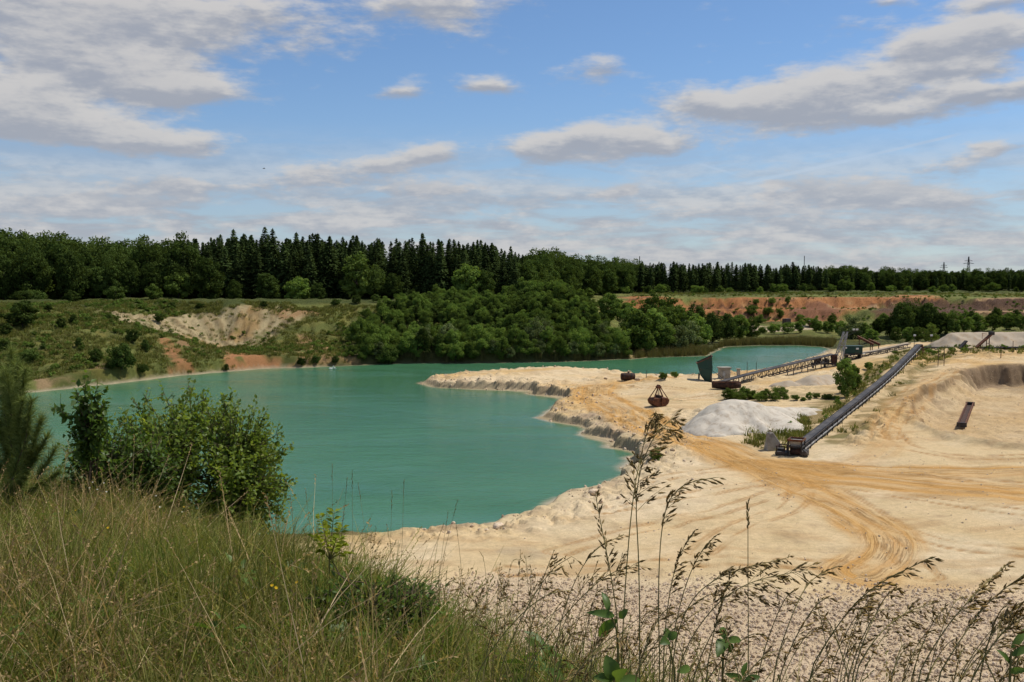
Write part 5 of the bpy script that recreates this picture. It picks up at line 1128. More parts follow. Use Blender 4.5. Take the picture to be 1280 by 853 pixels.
# far dark tank house below the red cliff
x, y = hit(983, 408); slab_thing('dark_hopper', (x, y, Hs(x, y, False) - .2), .5, [('body', 'dark_steel', [((0, 0, 1.9), (2.6, 2.4, 3.0))]), ('chute', 'dark_steel', [((1.3, 0, 1.0), (1.2, 1.8, 2.2))]), ('leg', 'dark_rust', [((-1, -.9, .3), (.25, .25, 1.2))]), ('leg', 'dark_rust', [((-1, .9, .3), (.25, .25, 1.2))])], 'dark box hopper on the pale ground below the red cliff', 'hopper')
x, y = hit(1018, 409); slab_thing('brick_hut', (x, y, Hs(x, y, False) - .1), .3, [('wall', 'rust', [((0, 0, 1.3), (3.4, 2.6, 2.6))]), ('roof', 'concrete', [((0, 0, 2.7), (3.9, 3.1, .22))]), ('door', 'dark_steel', [((.6, -1.33, 1.0), (.9, .06, 1.9))])], 'small reddish hut among shrubs below the red cliff', 'hut')
# O: pylons and masts beyond the far wood
def pylon(name, u, vtop, Y, h, label):
    t = at_y(u, vtop, Y); gz = Hs(t[0], Y, False); h = t[2] - gz; root = empty(name, (t[0], Y, gz)); n = 9; lv = []
    for i in range(n + 1):
        f = i / n; w = h * .085 * (1 - f) ** 1.3 + .35; lv.append([Vector((a * w, b * w, h * f)) for a, b in ((-1, -1), (1, -1), (1, 1), (-1, 1))])
    for j in range(4):
        mb = MB()
        for i in range(n): mb.bar(lv[i][j], lv[i + 1][j], .38)
        mb.build('leg', M['dark_steel'], root)
    mb = MB()
    for i in range(n):
        for j in range(4): mb.bar(lv[i][j], lv[i + 1][(j + 1) % 4], .2)
    mb.build('bracing', M['dark_steel'], root)
    for zf, hw in ((.74, .20), (.84, .15)):
        mb = MB(); z_ = h * zf; mb.bar((-h * hw, 0, z_), (h * hw, 0, z_), .4); mb.bar((-h * hw, 0, z_), (0, 0, z_ + h * .05), .25); mb.bar((h * hw, 0, z_), (0, 0, z_ + h * .05), .25); mb.build('cross_arm', M['dark_steel'], root)
    tag(root, label, 'pylon'); return root
pylon('power_pylon', 1211, 321, 1250, 0, 'taller steel power pylon above the distant wood'); pylon('power_pylon', 1180, 328, 1500, 0, 'smaller power pylon just beside the taller one above the wood')
for u, vt, Y, lab in [(1005.5, 320, 1300, 'thin lattice mast above the pines of the distant wood'), (799.5, 320.5, 1100, 'thin lattice mast above the trees behind the hump')]:
    t = at_y(u, vt, Y); gz = Hs(t[0], Y, False); mb = MB(); h = t[2] - gz
    for a, b in ((-.6, -.5), (.6, -.5), (0, .6)): mb.bar((a, b, 0), (a * .4, b * .4, h), .28)
    for i in range(int(h / 2)): mb.bar((-.5, -.4, 2 * i), (.5, -.4, 2 * i + 2), .16)
    o = mb.build('radio_mast', M['dark_steel']); o.location = (t[0], Y, gz); tag(o, lab, 'mast')
# swans near the far shore
for i, (u, lab) in enumerate([(413.5, 'white swan with raised neck floating near the far shore'), (418.5, 'white swan turned away floating near the far shore')]):
    p = at_z(u, 461.5, 0); o = empty('swan', (p[0], p[1], -.03), [.4, 2.2][i]); o.scale = (.75,) * 3; mb = MB(); R_ = lambda a, w, z, hh, n=10: [(a, math.cos(t) * w, z + math.sin(t) * hh) for t in [2 * math.pi * k / n for k in range(n)]]
    mb.loft([R_(-.62, .05, .34, .05), R_(-.5, .16, .26, .14), R_(-.2, .27, .2, .24), R_(.15, .28, .19, .24), R_(.42, .2, .2, .2), R_(.56, .09, .28, .12)]); prev = None
    for q, q2, r0, r1 in (((.46, 0, .3), (.62, 0, .5), .11, .08), ((.62, 0, .5), (.60, 0, .75), .08, .06), ((.60, 0, .75), (.68, 0, .9), .06, .065), ((.66, 0, .9), (.84, 0, .87), .075, .035)): mb.tube(q, q2, r0, r1, 8)
    mb.build('body', M['feather'], o, True); mb = MB(); mb.tube((.83, 0, .87), (.96, 0, .84), .03, .012, 6); mb.build('beak', M['orange'], o); tag(o, lab, 'swan', None)
# ------------------------------------------------------------------ stones on the quarry floor
print('stones')
PEB = [rock_mesh(820 + i, 1, .7) for i in range(5)]
gp = np.stack([rng.uniform(-12, 60, 150000), rng.uniform(34, 66, 150000)], 1); gw = np.array([hit(*p) for p in [(540, 728), (700, 722), (850, 728), (1000, 738), (1280, 742), (1400, 742)]] + [np.array((46, 36)), np.array((-8, 36))])
gq = poly_dist(gp[:, 0], gp[:, 1], gw) + fbm(gp[:, 0] / 5, gp[:, 1] / 5, 199, 3) * 4; gp = gp[(gq > -4) & (rng.random(len(gp)) < sm(-4, 5, gq))][:110000]
n = len(gp); sc_ = .018 + .13 * rng.random(n) ** 7 + .028 * rng.random(n); z = H(gp[:, 0], gp[:, 1])
scatter('gravel', np.column_stack([gp, z + sc_ * .15]), rng.uniform(0, 6.28, (n, 3)), np.column_stack([sc_, sc_, sc_]), PEB, label='pale gravel spread over the quarry floor below the hill', cat='gravel')
sp = in_poly([(560, 690), (700, 640), (830, 580), (720, 500), (700, 470), (900, 480), (1040, 470), (1130, 450), (1280, 470), (1280, 740), (560, 740)], 16000)
keep = fbm(sp[:, 0] / 6, sp[:, 1] / 6, 821, 3) > rng.uniform(-.3, .5, len(sp)); sp = sp[keep]; n = len(sp); sc_ = .02 + .12 * rng.random(n) ** 6
scatter('loose_stones', np.column_stack([sp, H(sp[:, 0], sp[:, 1], False) - sc_ * .1]), rng.uniform(0, 6.28, (n, 3)), np.column_stack([sc_, sc_, sc_]), PEB, label='loose stones and clods strewn over the quarry floor', cat='stones')
sh_ = np.array(LAKE[1:44]); pp = []
for i in range(len(sh_) - 1):
    L = np.hypot(*(sh_[i + 1] - sh_[i])); nn_ = np.array([-(sh_[i + 1] - sh_[i])[1], (sh_[i + 1] - sh_[i])[0]]) / max(L, .1)
    for _ in range(int(L * 9)): pp.append(sh_[i] + (sh_[i + 1] - sh_[i]) * rng.random() - nn_ * rng.uniform(-1, 5) * (1 if rng.random() < .8 else 2))
pp = np.array(pp); zz = H(pp[:, 0], pp[:, 1], False); k = zz > -.1; pp, zz = pp[k], zz[k]; n = len(pp); sc_ = .05 + .28 * rng.random(n) ** 5
scatter('shore_stones', np.column_stack([pp, zz + sc_ * .1]), rng.uniform(0, 6.28, (n, 3)), np.column_stack([sc_, sc_, sc_]), PEB, label='clods and stones along the ragged quarry shore', cat='stones')

# ------------------------------------------------------------------ foreground: grass of the hill
print('foreground')
TUFT = [tuft_mesh('grass_tuft', 900 + i, 26, [.55, .7, .62, .48, .66][i], .11, .0042, [.55, .4, .7, .6, .5][i], 4, [.5, .6, .45, .3, .55][i], .22) for i in range(5)]
for me in TUFT: me.materials.append(M['grass'])
GRN = [tuft_mesh('green_tuft', 920 + i, 30, .45, .10, .0050, .6, 4, .12) for i in range(3)]
for me in GRN: me.materials.append(M['green_grass'])
def hill_pts(n, smax=2.6, ymax=19):
    n = int(n * 1.45); t = np.stack([rng.uniform(-17, 4, n * 4), rng.uniform(-1.5, ymax, n * 4)], 1); s_ = -poly_dist(t[:, 0], t[:, 1], BROW)
    return t[(s_ < smax) & (s_ > -14) & (np.hypot(t[:, 0], t[:, 1]) > .6) & (t[:, 0] > -6 - t[:, 1] * .75)][:n]
hp_ = hill_pts(19000); dens = fbm(hp_[:, 0] / 1.6, hp_[:, 1] / 1.6, 931, 3)
hp_ = hp_[dens > -.38]; scat_on('hill_grass', hp_, TUFT, .6, 1.15, 'tall half-dry grass covering the near hilltop', 'grass', .26, True, -.02)
gp_ = hill_pts(9000); dens = fbm(gp_[:, 0] / 1.3, gp_[:, 1] / 1.3, 941, 3); gp_ = gp_[dens > -.12]
cl_ = []
for k in range(420):
    u_ = rng.uniform(385, 560); Y_ = rng.uniform(4.9, 6.8); p_ = at_y(u_, 700, Y_); cl_.append((p_[0], Y_))
gp_ = np.concatenate([gp_, np.array(cl_)])
scat_on('green_grass', gp_, GRN, .6, 1.2, 'fresher green grass tufts among the dry grass of the hill', 'grass', .16, True, -.02)

DRY = [tuft_mesh('dry_tuft', 940 + i, 20, [.6, .75, .5][i], .14, .0036, .9, 4, .95, .5) for i in range(3)]
for me in DRY: me.materials.append(M['brown_grass'])
dp_ = hill_pts(6500); dens = fbm(dp_[:, 0] / 1.1, dp_[:, 1] / 1.1, 951, 3); dp_ = dp_[dens > .05]
scat_on('dry_grass', dp_, DRY, .6, 1.25, 'straw-coloured bent grass in patches over the hill', 'grass', .4, True, -.02)
def herb_mesh(seed):
    rg_ = np.random.default_rng(seed); P_, D_ = [], []; h = rg_.uniform(.25, .45)
    for i in range(30):
        z_ = h * rg_.random() ** .7; a = rg_.uniform(0, 6.28); rr__ = .05 + .07 * rg_.random(); P_.append((math.cos(a) * rr__ * .5, math.sin(a) * rr__ * .5, z_)); D_.append((math.cos(a), math.sin(a), rg_.uniform(-.1, .7)))
    V, F, T = true_leaves(rg_, np.array(P_), unit(np.array(D_)), .085, .020, rg_.random(30)); v, f = tubes([[np.array([0, 0, -.03]), np.array([.01, 0, h * .5]), np.array([0, .01, h])]], [[.003, .002, .001]], 4)
    V, F, T = join((V, F, T), (v, f, np.full(len(v), .2))); me = np_mesh('herb', V, F, tint=T); me.materials.append(M['weed_leaf']); return me
HERB = [herb_mesh(960 + i) for i in range(4)]; hb_ = hill_pts(900); hb_ = hb_[fbm(hb_[:, 0] / 1.5, hb_[:, 1] / 1.5, 971, 3) > .02]
scat_on('meadow_herbs', hb_, HERB, .7, 1.5, 'broad-leaved herbs growing among the hill grass', 'herbs', .2, True, 0)
def world_on_hill(u, Y):
    p = at_y(u, 500, Y); return np.array([p[0], Y, Hs(p[0], Y)])
# bushes with real leaves
def leafy_bush(name, root, center, radii, ntw, nleaf, leaf, wid, mat, seed, label, cat, shoots=(), nst=12):
    rng = np.random.default_rng(seed); root = np.array(root); c = np.array(center) - root; radii = np.array(radii); o = empty(name, tuple(root))
    d_ = rdir(rng, ntw); f = rng.uniform(.25, 1.0, (ntw, 1)) ** .45; bump = 1 + .22 * np.sin(d_[:, :1] * 5 + seed) * np.cos(d_[:, 2:] * 4 + d_[:, 1:2] * 5); E = c + d_ * f * radii * bump
    stems, srad = [], []; mains = []
    for i in range(nst):
        a = rng.uniform(0, 6.28); e = c + np.array([math.cos(a) * radii[0] * .6, math.sin(a) * radii[1] * .6, radii[2] * rng.uniform(-.1, .55)]); b0 = np.array([rng.normal() * .08, rng.normal() * .08, -.1]); m1 = b0 * .5 + e * .5 + np.array([0, 0, .1 * radii[2]])
        stems.append([b0, b0 * .7 + m1 * .3, m1, e]); srad.append([.018, .014, .010, .005]); mains.append((m1, e))
    P_, D_, T_ = [], [], []
    def twig(s0, e, nl):
        t = np.linspace(.15, 1, nl)[:, None]; sag = np.array([0, 0, -.06]) * np.sin(t * 3.14)
        pth = s0 + (e - s0) * t + sag; stems.append([s0, s0 * .5 + e * .5, e]); srad.append([.005, .0035, .0015])
        dv = unit((e - s0) + 1e-6); P_.append(pth + rng.normal(size=(nl, 3)) * .012); D_.append(unit(dv * .55 + rdir(rng, nl) * .9 + np.array([0, 0, .12]))); T_.append(np.clip(rng.uniform(.15, .7) + rng.normal(size=nl) * .2, 0, 1))
    for e in E:
        m1, me_ = mains[int(np.argmin([np.linalg.norm(e - q[1]) for q in mains]))]; b = m1 + (me_ - m1) * rng.uniform(.3, 1.0); v = e - b; L = np.linalg.norm(v); s0 = e - v / max(L, 1e-3) * min(L, .38 * rng.uniform(.7, 1.3)); twig(s0, e, nleaf)
    for (u, v_, Y, ln) in shoots:
        e = at_y(u, v_, Y) - root; b = c + (e - c) * .45; b = e + (b - e) / np.linalg.norm(b - e) * ln; stems.append([c, b, e]); srad.append([.008, .006, .002]); twig(b, e, int(ln * 42))
        for k in range(int(ln * 14)):
            q = b + (e - b) * rng.uniform(0, .85); twig(q, q + rdir(rng, 1)[0] * rng.uniform(.06, .16) + np.array([0, 0, .05]), max(3, nleaf // 2))
    P_, D_, T_ = map(np.concatenate, (P_, D_, T_)); V, F, T = true_leaves(rng, P_, D_, leaf, wid, T_); me = np_mesh('foliage', V, F, tint=T); link('foliage', me, M[mat], o)
    V = []; F = []; k = 0
    for p_, r_ in zip(stems, srad):
        v, f = tubes([p_], [r_], 4); V.append(v); F.append(f + k); k += len(v)
    link('branches', np_mesh('branches', np.concatenate(V), np.concatenate(F), True), M['twig'], o); tag(o, label, cat); return o
Yb = 12.0; rt = world_on_hill(240, Yb); leafy_bush('leafy_bush', rt, at_y(246, 600, Yb), (1.14, .95, 1.05), 2500, 15, .066, .021, 'bush_leaf', 21, 'large leafy green bush on the brow of the grassy hill', 'bush',
    [(235, 474, Yb, .35), (255, 488, Yb, .3), (200, 478, Yb, .35), (178, 490, Yb, .3), (290, 492, Yb, .35), (330, 530, Yb, .35), (352, 540, Yb, .35), (366, 560, Yb, .4), (362, 600, Yb, .35), (358, 650, Yb, .4), (165, 500, Yb, .35), (150, 520, Yb, .3), (345, 670, Yb, .4)])
rt = world_on_hill(110, 10.5); leafy_bush('sapling', rt, at_y(112, 530, 10.5), (.22, .20, .38), 95, 10, .085, .028, 'dark_leaf', 22, 'slender sapling with large dark rounded leaves left of the big bush', 'sapling', [(105, 468, 10.5, .45), (122, 480, 10.5, .35), (96, 490, 10.5, .3), (62, 508, 10.5, .3), (78, 520, 10.5, .35), (84, 545, 10.5, .3)], 4)
rt = world_on_hill(160, 11.0); leafy_bush('low_bush', rt, at_y(148, 585, 11.0), (.72, .5, .55), 620, 13, .06, .019, 'dark_leaf', 23, 'low dark bush between sapling and big bush', 'bush', [(120, 575, 11, .3)], 6)
rt = world_on_hill(460, 5.5); leafy_bush('brow_bush', rt, at_y(470, 752, 5.5), (.44, .28, .15), 420, 12, .045, .010, 'dark_leaf', 24, 'small dark leafy bush on the brow beside the pale quarry floor', 'bush', [(450, 715, 5.5, .10), (500, 722, 5.5, .10), (415, 712, 5.5, .10), (525, 740, 5.5, .10)], 6)
# lime-green feathery plant
def feather_plant(name, u, Y, fronds, label):
    rt = world_on_hill(u, Y); o = empty(name, tuple(rt)); P_, D_ = [], []; rngp = np.random.default_rng(31); stems, rad = [], []
    base = at_y(u + 4, 700, Y) - rt; stems.append([np.array([0, 0, -.05]), base * .5, base]); rad.append([.006, .005, .004])
    for (uu, vv, dd_) in fronds:
        e = at_y(uu, vv, Y + dd_) - rt; m_ = base * .4 + e * .6 + np.array([0, 0, .03]); stems.append([base, m_, e]); rad.append([.0035, .0025, .001])
        ax = unit(e - base); sd_ = unit(np.cross(ax, np.array([0, .5, 1.0])))
        for t in np.linspace(.25, 1, 11):
            p_ = (1 - t) ** 2 * base + 2 * t * (1 - t) * m_ + t * t * e
            for s_ in (-1, 1): P_.append(p_); D_.append(unit(sd_ * s_ + ax * .5 + rngp.normal(size=3) * .12))
    V, F, T = true_leaves(rngp, np.array(P_), np.array(D_), .052, .012, rngp.random(len(P_))); link('leaflets', np_mesh('leaflets', V, F, tint=T), M['lime_leaf'], o)
    v, f = tubes(stems, rad, 4); link('stem', np_mesh('stem', v, f, True), M['stalk'], o); tag(o, label, 'plant'); return o
feather_plant('feathery_plant', 408, 5.6, [(400, 645, 0), (418, 640, .05), (428, 660, 0), (392, 670, -.05), (432, 682, .05), (440, 692, 0), (398, 690, 0), (425, 672, -.1), (408, 655, .1)], 'lime-green feathery plant at the edge of the hill')
# young pine at the left edge
def young_pine(name, u, Y, spec, label, seed):
    rt = world_on_hill(u, Y); o = empty(name, tuple(rt)); rg_ = np.random.default_rng(seed); stems, rad, P_, D_ = [], [], [], []
    for (b, e) in spec:
        b = at_y(*b, Y + rg_.uniform(-.2, .2)) - rt; e = at_y(*e, Y + rg_.uniform(-.25, .25)) - rt; stems.append([b, b * .5 + e * .5 + rg_.normal(size=3) * .02, e]); rad.append([.009, .006, .003])
        n_ = int(np.linalg.norm(e - b) * 1700)
        t = rg_.random((n_, 1)); p_ = b + (e - b) * t; ax = unit(e - b); P_.append(p_); D_.append(unit(ax * .8 + rdir(rg_, n_) * .95))
    P_, D_ = np.concatenate(P_), np.concatenate(D_); n_ = len(P_); sd_ = unit(np.cross(D_, rdir(rg_, n_))) * .0022; L = rg_.uniform(.07, .13, (n_, 1))
    V = np.stack([P_ - sd_, P_ + sd_, P_ + D_ * L + sd_ * .3, P_ + D_ * L - sd_ * .3], 1).reshape(-1, 3); link('needles', np_mesh('needles', V, np.arange(n_ * 4).reshape(-1, 4), tint=np.repeat(rg_.random(n_), 4)), M['pine_needle'], o)
    v, f = tubes(stems, rad, 5); link('branches', np_mesh('branches', v, f, True), M['twig'], o); tag(o, label, 'tree'); return o
young_pine('young_pine', 16, 9.5, [((16, 640), (14, 438)), ((15, 560), (2, 470)), ((16, 560), (32, 462)), ((15, 600), (40, 500)), ((14, 590), (-14, 490)), ((15, 620), (60, 545)), ((14, 620), (-30, 540)), ((16, 540), (22, 455)), ((15, 600), (48, 560)), ((20, 625), (75, 590)), ((30, 590), (36, 520)), ((10, 590), (6, 500)), ((14, 520), (8, 462)), ((25, 610), (52, 522)), ((15, 630), (-8, 560)), ((18, 570), (28, 500)), ((45, 600), (70, 560)), ((12, 560), (-4, 520))],
           'young pine with upright shoots at the left end of the hill', 41)
# broad-leaved weeds among the stalks
def weed(name, root_u, Y, stem_px, leaves, label, seed):
    rt = world_on_hill(root_u, Y); o = empty(name, tuple(rt)); rg_ = np.random.default_rng(seed); pth = [np.array([0, 0, -.03])] + [at_y(u, v, Y) - rt for u, v in stem_px]
    v, f = tubes([smooth_line(pth, 1)], [np.linspace(.0035, .0018, len(smooth_line(pth, 1)))], 5); link('stem', np_mesh('stem', v, f, True), M['stalk'], o)
    for (u0, v0, u1, v1, wpx) in leaves:
        a, b = at_y(u0, v0, Y) - rt, at_y(u1, v1, Y + rg_.uniform(-.05, .05)) - rt; ax = b - a; L = np.linalg.norm(ax); ax /= L; sd_ = unit(np.cross(ax, np.array([rg_.normal() * .3, -1, .6]))); nn_ = np.cross(sd_, ax); W2 = wpx / FPX * Y * .5; V = []
        for k in range(7):
            t = k / 6; w_ = W2 * (math.sin(math.pi * min(1, t ** .8 * .98 + .02)) ** .8) + .0005; c_ = a + ax * L * t + nn_ * (.10 * L * math.sin(t * 3.1)); V += [c_ - sd_ * w_ + nn_ * w_ * .35, c_, c_ + sd_ * w_ + nn_ * w_ * .35]
        F = [(3 * k + j, 3 * k + j + 1, 3 * k + j + 4, 3 * k + j + 3) for k in range(6) for j in (0, 1)]; link('leaf', np_mesh('leaf', np.array(V), np.array(F), True, tint=np.full(21, rg_.random())), M['weed_leaf'], o)
    tag(o, label, 'weed'); return o
weed('leafy_weed', 776, 1.9, [(773, 830), (772, 790), (765, 772)], [(772, 775, 749, 796, 15), (768, 770, 733, 766, 10), (760, 765, 752, 740, 10), (774, 773, 785, 762, 9)], 'weed with two drooping green leaves among the tallest stalks', 51)
weed('leafy_weed', 768, 1.8, [(766, 860), (768, 848)], [(768, 850, 757, 819, 22), (768, 848, 785, 836, 14), (766, 850, 742, 846, 12), (770, 852, 800, 850, 12)], 'low weed with dark broad leaves at the foot of the stalks', 52)
weed('leafy_weed', 905, 1.9, [(903, 830), (906, 800)], [(906, 800, 896, 822, 16), (906, 800, 903, 784, 9), (906, 801, 926, 800, 9), (908, 803, 914, 815, 9)], 'weed with light green leaves beside the reclining stalks', 53)
weed('leafy_weed', 850, 2.0, [(846, 850), (835, 800)], [(835, 800, 824, 806, 12), (836, 800, 846, 790, 10), (835, 798, 832, 785, 9), (846, 840, 862, 834, 10)], 'weed with small mid green leaves in the thick of the stalks', 54)
weed('leafy_weed', 930, 1.9, [(928, 860), (930, 845)], [(930, 848, 934, 828, 8), (928, 850, 905, 842, 9), (930, 852, 950, 846, 9)], 'low weed with pointed green leaves below the reclining stalks', 55)
weed('leafy_weed', 1262, 1.7, [(1262, 860), (1264, 815)], [(1264, 810, 1282, 785, 9), (1263, 820, 1290, 805, 9), (1262, 830, 1245, 812, 8), (1262, 840, 1285, 838, 8)], 'weed with narrow bright leaves by the drooping stalks', 56)
# ---- tall grass stalks with panicles
def stalk_thing(px_path, Y, frac, style, label, group, seed, root_u=None, dens=1.0):
    rg_ = np.random.default_rng(seed); ru = root_u if root_u is not None else px_path[0][0]; rt = world_on_hill(ru, Y); o = empty('grass_stalk', tuple(rt))
    ctrl = [np.array([0, 0, -.04])] + [at_y(u, v, Y + .04 * k * rg_.uniform(-1, 1)) - rt for k, (u, v) in enumerate(px_path)]; pth = smooth_line(ctrl, 3); n = len(pth)
    sc = Y / 2.0; seglen = np.concatenate([[0], np.cumsum(np.linalg.norm(np.diff(pth, axis=0), axis=1))]); tot = seglen[-1]
    v, f = tubes([pth], [np.linspace(.0017, .0006, n)], 5); link('stem', np_mesh('stem', v, f, True, tint=np.full(len(v), rg_.random() * .6)), M['stalk'], o)
    pos = lambda s_: np.array([np.interp(s_, seglen, pth[:, k]) for k in range(3)])
    V, F, T, k0 = [], [], [], 0; st, sr = [], []; Lp = tot * frac if frac < 1 else frac; Lp = min(frac, tot * .6)
    def spikelet(p_, d_, ln):
        nonlocal k0
        a = unit(np.cross(d_, rg_.normal(size=3))); b = np.cross(d_, a); w = ln * .125; m_ = p_ + d_ * ln * .42
        V.extend([p_, m_ + a * w, m_ + b * w, m_ - a * w, m_ - b * w, p_ + d_ * ln]); T.extend([rg_.random()] * 6)
        F.extend([(k0, k0 + 1, k0 + 5, k0 + 2), (k0, k0 + 2, k0 + 5, k0 + 3), (k0, k0 + 3, k0 + 5, k0 + 4), (k0, k0 + 4, k0 + 5, k0 + 1)]); k0 += 6
    nb = int((40 if style == 'spike' else 26) * dens * Lp / .2)
    for i in range(max(4, nb)):
        s_ = tot - Lp * (1 - (i + rg_.random()) / max(4, nb)); p_ = pos(s_); ax = unit(pos(min(tot, s_ + .01)) - pos(s_ - .01)); out = unit(np.cross(ax, rg_.normal(size=3)))
        if style == 'spike': spikelet(p_, unit(ax + out * .35), .014)
        else:
            bl = Lp * (.34 if style == 'open' else .18) * rg_.uniform(.35, 1.0) * (1.1 - .75 * (s_ - (tot - Lp)) / Lp); e = p_ + unit(ax * 1.0 + out * (.75 if style == 'open' else .4)) * bl + np.array([.12 * bl, 0, -.22 * bl]); st.append([p_, p_ * .5 + e * .5 + np.array([0, 0, .06 * bl]), e]); sr.append([.0006, .0005, .0004])
            dv = unit(e - p_ + np.array([.1 * bl, 0, -.25 * bl])); spikelet(e, dv, rg_.uniform(.013, .021))
            for q in range(int(bl / .009)):
                pp_ = p_ + (e - p_) * rg_.uniform(.3, 1); spikelet(pp_, unit(dv + rg_.normal(size=3) * .35), rg_.uniform(.011, .018))
    pan = link('panicle', np_mesh('panicle', np.array(V), np.array(F), tint=np.array(T)), M['spikelet'], o); pan['kind'] = 'stuff'
    if st: v, f = tubes(st, sr, 3); link('side_stem', np_mesh('side_stem', v, f, tint=np.zeros(len(v)) + .4), M['stalk'], pan)
    if rg_.random() < .7:    # one long leaf blade low on the stem
        b0 = pos(tot * rg_.uniform(.3, .5)); a = rg_.uniform(0, 6.28); ld_ = np.array([math.cos(a), math.sin(a) * .5, 0]); Lb = rg_.uniform(.15, .3); V2 = []
        for k in range(6):
            t = k / 5; c_ = b0 + ld_ * Lb * .6 * t + np.array([0, 0, Lb * (t - .75 * t * t)]); w_ = .0032 * (1 - t ** 2) + .0003; V2 += [c_ - np.array([-ld_[1], ld_[0], .3]) * w_, c_ + np.array([-ld_[1], ld_[0], .3]) * w_]
        link('leaf_blade', np_mesh('leaf_blade', np.array(V2), np.array([(2 * k, 2 * k + 1, 2 * k + 3, 2 * k + 2) for k in range(5)]), tint=np.full(12, .3)), M['grass'], o)
    tag(o, label, 'grass stalk', group); return o
KEY = [([(800, 853), (799, 700), (793, 610), (815, 545), (842, 522)], 1.9, .26, 'open', 'tallest grass stalk with a wide dense panicle reaching over the haul road', 1.5),
       ([(775, 860), (782, 720), (792, 610), (808, 540), (820, 515)], 1.95, .22, 'mid', 'tall upright stalk leaning against the tallest panicle', 1.2),
       ([(826, 860), (822, 740), (828, 640), (850, 605), (895, 597)], 1.95, .20, 'mid', 'tall stalk with its panicle nodding to the right over pale sand', 1.2),
       ([(775, 800), (766, 730), (752, 660), (744, 617)], 1.95, .17, 'mid', 'upright stalk with a narrow loose panicle beside the tallest stalks', 1.0),
       ([(936, 860), (935, 740), (935, 626)], 2.1, .07, 'spike', 'single thin stalk with a short spike standing apart', 1.2),
       ([(690, 860), (700, 770), (735, 690), (780, 668)], 2.2, .14, 'mid', 'arching stalk bent right before the tallest stalks', .8),
       ([(828, 860), (832, 770), (845, 700), (868, 664)], 2.0, .17, 'mid', 'stalk with loose panicle rising right of the tallest stalks', 1.2),
       ([(834, 860), (845, 770), (868, 700), (894, 670)], 2.0, .15, 'mid', 'stalk leaning right with feathery panicle above the pale floor', 1.2),
       ([(836, 860), (850, 770), (890, 720), (986, 697)], 1.9, .26, 'mid', 'long reclining stalk with a spread panicle pointing right', 1.2),
       ([(840, 860), (865, 790), (920, 730), (1010, 712)], 1.9, .22, 'open', 'reclining stalk with open panicle over the gravel edge', 1.1),
       ([(960, 860), (985, 780), (1010, 725), (1046, 708)], 1.9, .12, 'mid', 'arching stalk with small nodding panicle over the gravel', 1.0),
       ([(1000, 860), (1040, 790), (1085, 735), (1166, 696)], 1.8, .22, 'mid', 'long stalk with one-sided panicle over the curved wheel tracks', 1.0),
       ([(1140, 860), (1165, 810), (1205, 755), (1258, 706)], 1.7, .20, 'mid', 'thick stalk with dense narrow head leaning right over gravel', 1.5),
       ([(1165, 860), (1190, 815), (1235, 750), (1290, 712)], 1.7, .18, 'mid', 'leaning stalk with dense head next to the thick stalk', 1.4),
       ([(1060, 860), (1090, 800), (1130, 765), (1165, 755)], 1.8, .16, 'open', 'drooping stalk with feathery panicle in the gravel corner', 1.2),
       ([(1200, 880), (1230, 820), (1262, 780), (1300, 765)], 1.6, .18, 'open', 'drooping stalk with dense dark panicle at the end of the row', 1.6),
       ([(880, 860), (890, 800), (905, 740), (911, 728)], 1.9, .12, 'spike', 'upright stalk with dark compact spike among reclining stalks', 1.5),
       ([(655, 860), (665, 770), (680, 720), (692, 690)], 2.4, .10, 'mid', 'slim stalk with a small panicle at the edge of the dry grass', 1.0)]
for i, (pp_, Y, fr_, sty, lab, dn) in enumerate(KEY): stalk_thing(pp_, Y, fr_, sty, lab, None, 1000 + i, None, dn)
rk = np.random.default_rng(77)
for i in range(80):      # finer stalks filling the bottom edge
    u0 = rk.uniform(560, 1290); Y = rk.uniform(1.7, 2.9); top = rk.uniform(735, 830) if u0 > 680 else rk.uniform(700, 800); ln = (853 - top); le = rk.uniform(.15, .95) * (1 if rk.random() < .8 else -.7)
    stalk_thing([(u0, 870), (u0 + le * ln * .35, 870 - ln * .55), (u0 + le * ln * .9, top + 12), (u0 + le * ln * 1.25, top + rk.uniform(-5, 12))], Y, rk.uniform(.10, .20), ['open', 'open', 'mid'][rk.integers(3)], 'short feathery grass stalk among the taller stalks above the gravel', 'short feathery grass stalks', 1100 + i, None, rk.uniform(.45, .8))
for i, (u0, u1, v1) in enumerate([(398, 382, 612), (418, 415, 582), (418, 434, 598), (442, 440, 590), (470, 448, 605), (486, 490, 615), (500, 505, 600), (498, 483, 655), (545, 560, 640), (540, 572, 625), (525, 555, 655), (580, 570, 655), (610, 600, 690), (630, 650, 700), (460, 470, 660)]):
    stalk_thing([(u0, 760), (u0 * .6 + u1 * .4, 700), (u1, v1)], rk.uniform(5.0, 5.8), .10, 'spike', 'thin bare stalk on the hill brow seen against the lake', 'thin stalks against the lake', 1200 + i, None, .5)
for i in range(26):
    u0 = rk.uniform(560, 760); v1 = rk.uniform(690, 770); le = rk.uniform(-20, 50)
    stalk_thing([(u0, 860), (u0 + le * .3, 800), (u0 + le, v1)], rk.uniform(3.0, 4.2), .12, ['mid', 'open'][rk.integers(2)], 'thin dry stalk on the brow above the pale floor', 'thin dry stalks on the brow', 1300 + i, None, .9)
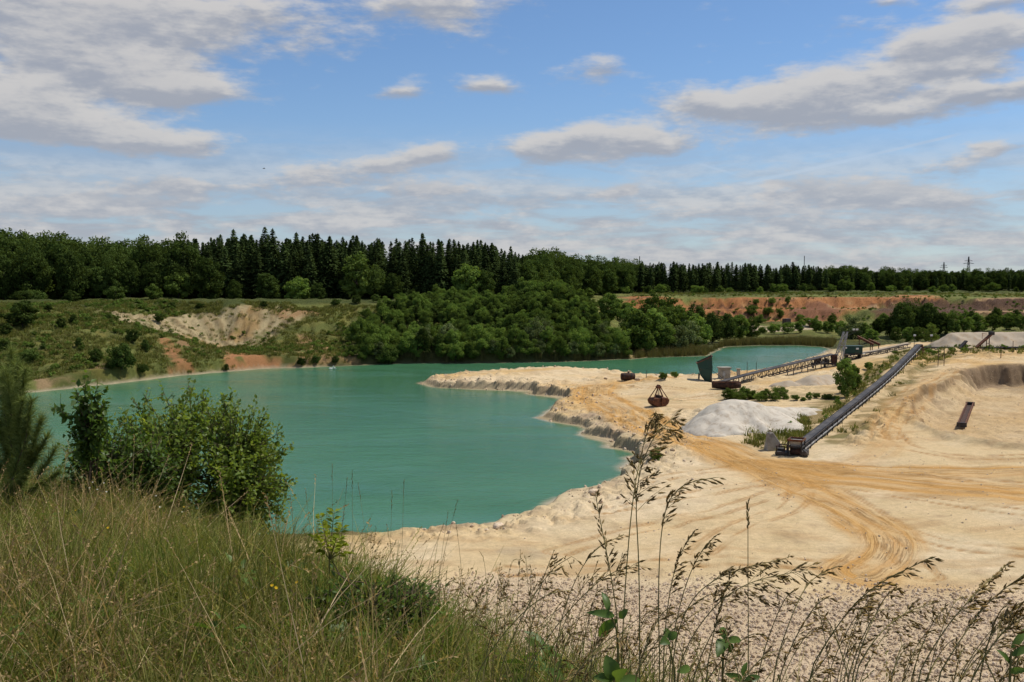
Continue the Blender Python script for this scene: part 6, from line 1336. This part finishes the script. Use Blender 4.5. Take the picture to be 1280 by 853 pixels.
# small flowers in the grass
def flower(u, v, mat, label, group, seed):
    rg_ = np.random.default_rng(seed); best = None
    for Y in np.arange(3.2, 15, .15):
        p = at_y(u, v, Y); gz = Hs(p[0], Y)
        if p[2] - gz < .55: best = (p, gz); break
    if best is None: return
    p, gz = best; hgt = max(.15, p[2] - gz); o = empty('wild_flower', (p[0], p[1], gz)); e = np.array([0, 0, hgt]); v_, f_ = tubes([[np.array([.02, 0, -.02]), e * .5, e]], [[.002, .0017, .0012]], 4); link('stem', np_mesh('stem', v_, f_, tint=np.full(len(v_), .2)), M['stalk'], o)
    n = 9; a = np.arange(n) * 2 * np.pi / n; r = .011; tilt = np.array([rg_.normal() * .3, -.5, .8]); tilt /= np.linalg.norm(tilt); t1 = unit(np.cross(tilt, [1, .2, 0])); t2 = np.cross(tilt, t1); V = []
    for x_ in a:
        d_ = t1 * math.cos(x_) + t2 * math.sin(x_); s_ = np.cross(tilt, d_); V += [e, e + d_ * r * .6 + s_ * r * .28, e + d_ * r + tilt * .003, e + d_ * r * .6 - s_ * r * .28]
    link('petals', np_mesh('petals', np.array(V), np.arange(4 * n).reshape(-1, 4), tint=np.repeat(rg_.random(n), 4)), M[mat], o); tag(o, label, 'flower', group)
for i, (u, v) in enumerate([(135, 660), (85, 602), (95, 638), (340, 732), (345, 735), (371, 728), (300, 640), (230, 634), (343, 646)]): flower(u, v, 'yellow_petal', 'small yellow flower in the dry hill grass', 'yellow flowers in the hill grass', 1400 + i)
for i, (u, v) in enumerate([(108, 596), (116, 603), (122, 612), (130, 604), (140, 596), (124, 590), (195, 620), (200, 634), (175, 605), (228, 640), (150, 612), (112, 610), (160, 600), (133, 615)]): flower(u, v, 'white_petal', 'small white flower at the foot of the bushes', 'white flowers below the bushes', 1450 + i)
# a bird far off in the sky
p = at_y(330, 211, 160); o = empty('bird', tuple(p), .6); mb = MB(); mb.loft([[(-.28, 0, .0), (-.28, .02, .01), (-.28, 0, .02)], [(-.05, -.05, -.04), (-.05, .06, .0), (-.05, 0, .06)], [(.12, -.04, -.03), (.12, .05, 0), (.12, 0, .05)], [(.24, 0, 0), (.24, .015, .01), (.24, 0, .02)]]); mb.build('body', M['dark_steel'], o)
for s_ in (-1, 1): mb = MB(); mb.loft([[(-.08, 0, .02), (.1, 0, .02), (.1, 0, .035), (-.08, 0, .035)], [(-.07, s_ * .22, .1), (.07, s_ * .22, .1), (.07, s_ * .22, .11), (-.07, s_ * .22, .11)], [(-.08, s_ * .48, .05), (-.03, s_ * .48, .05), (-.03, s_ * .48, .055), (-.08, s_ * .48, .055)]]); mb.build('wing', M['dark_steel'], o)
tag(o, 'tiny dark bird flying in the blue gap between clouds', 'bird')
print('done', len(bpy.data.objects))
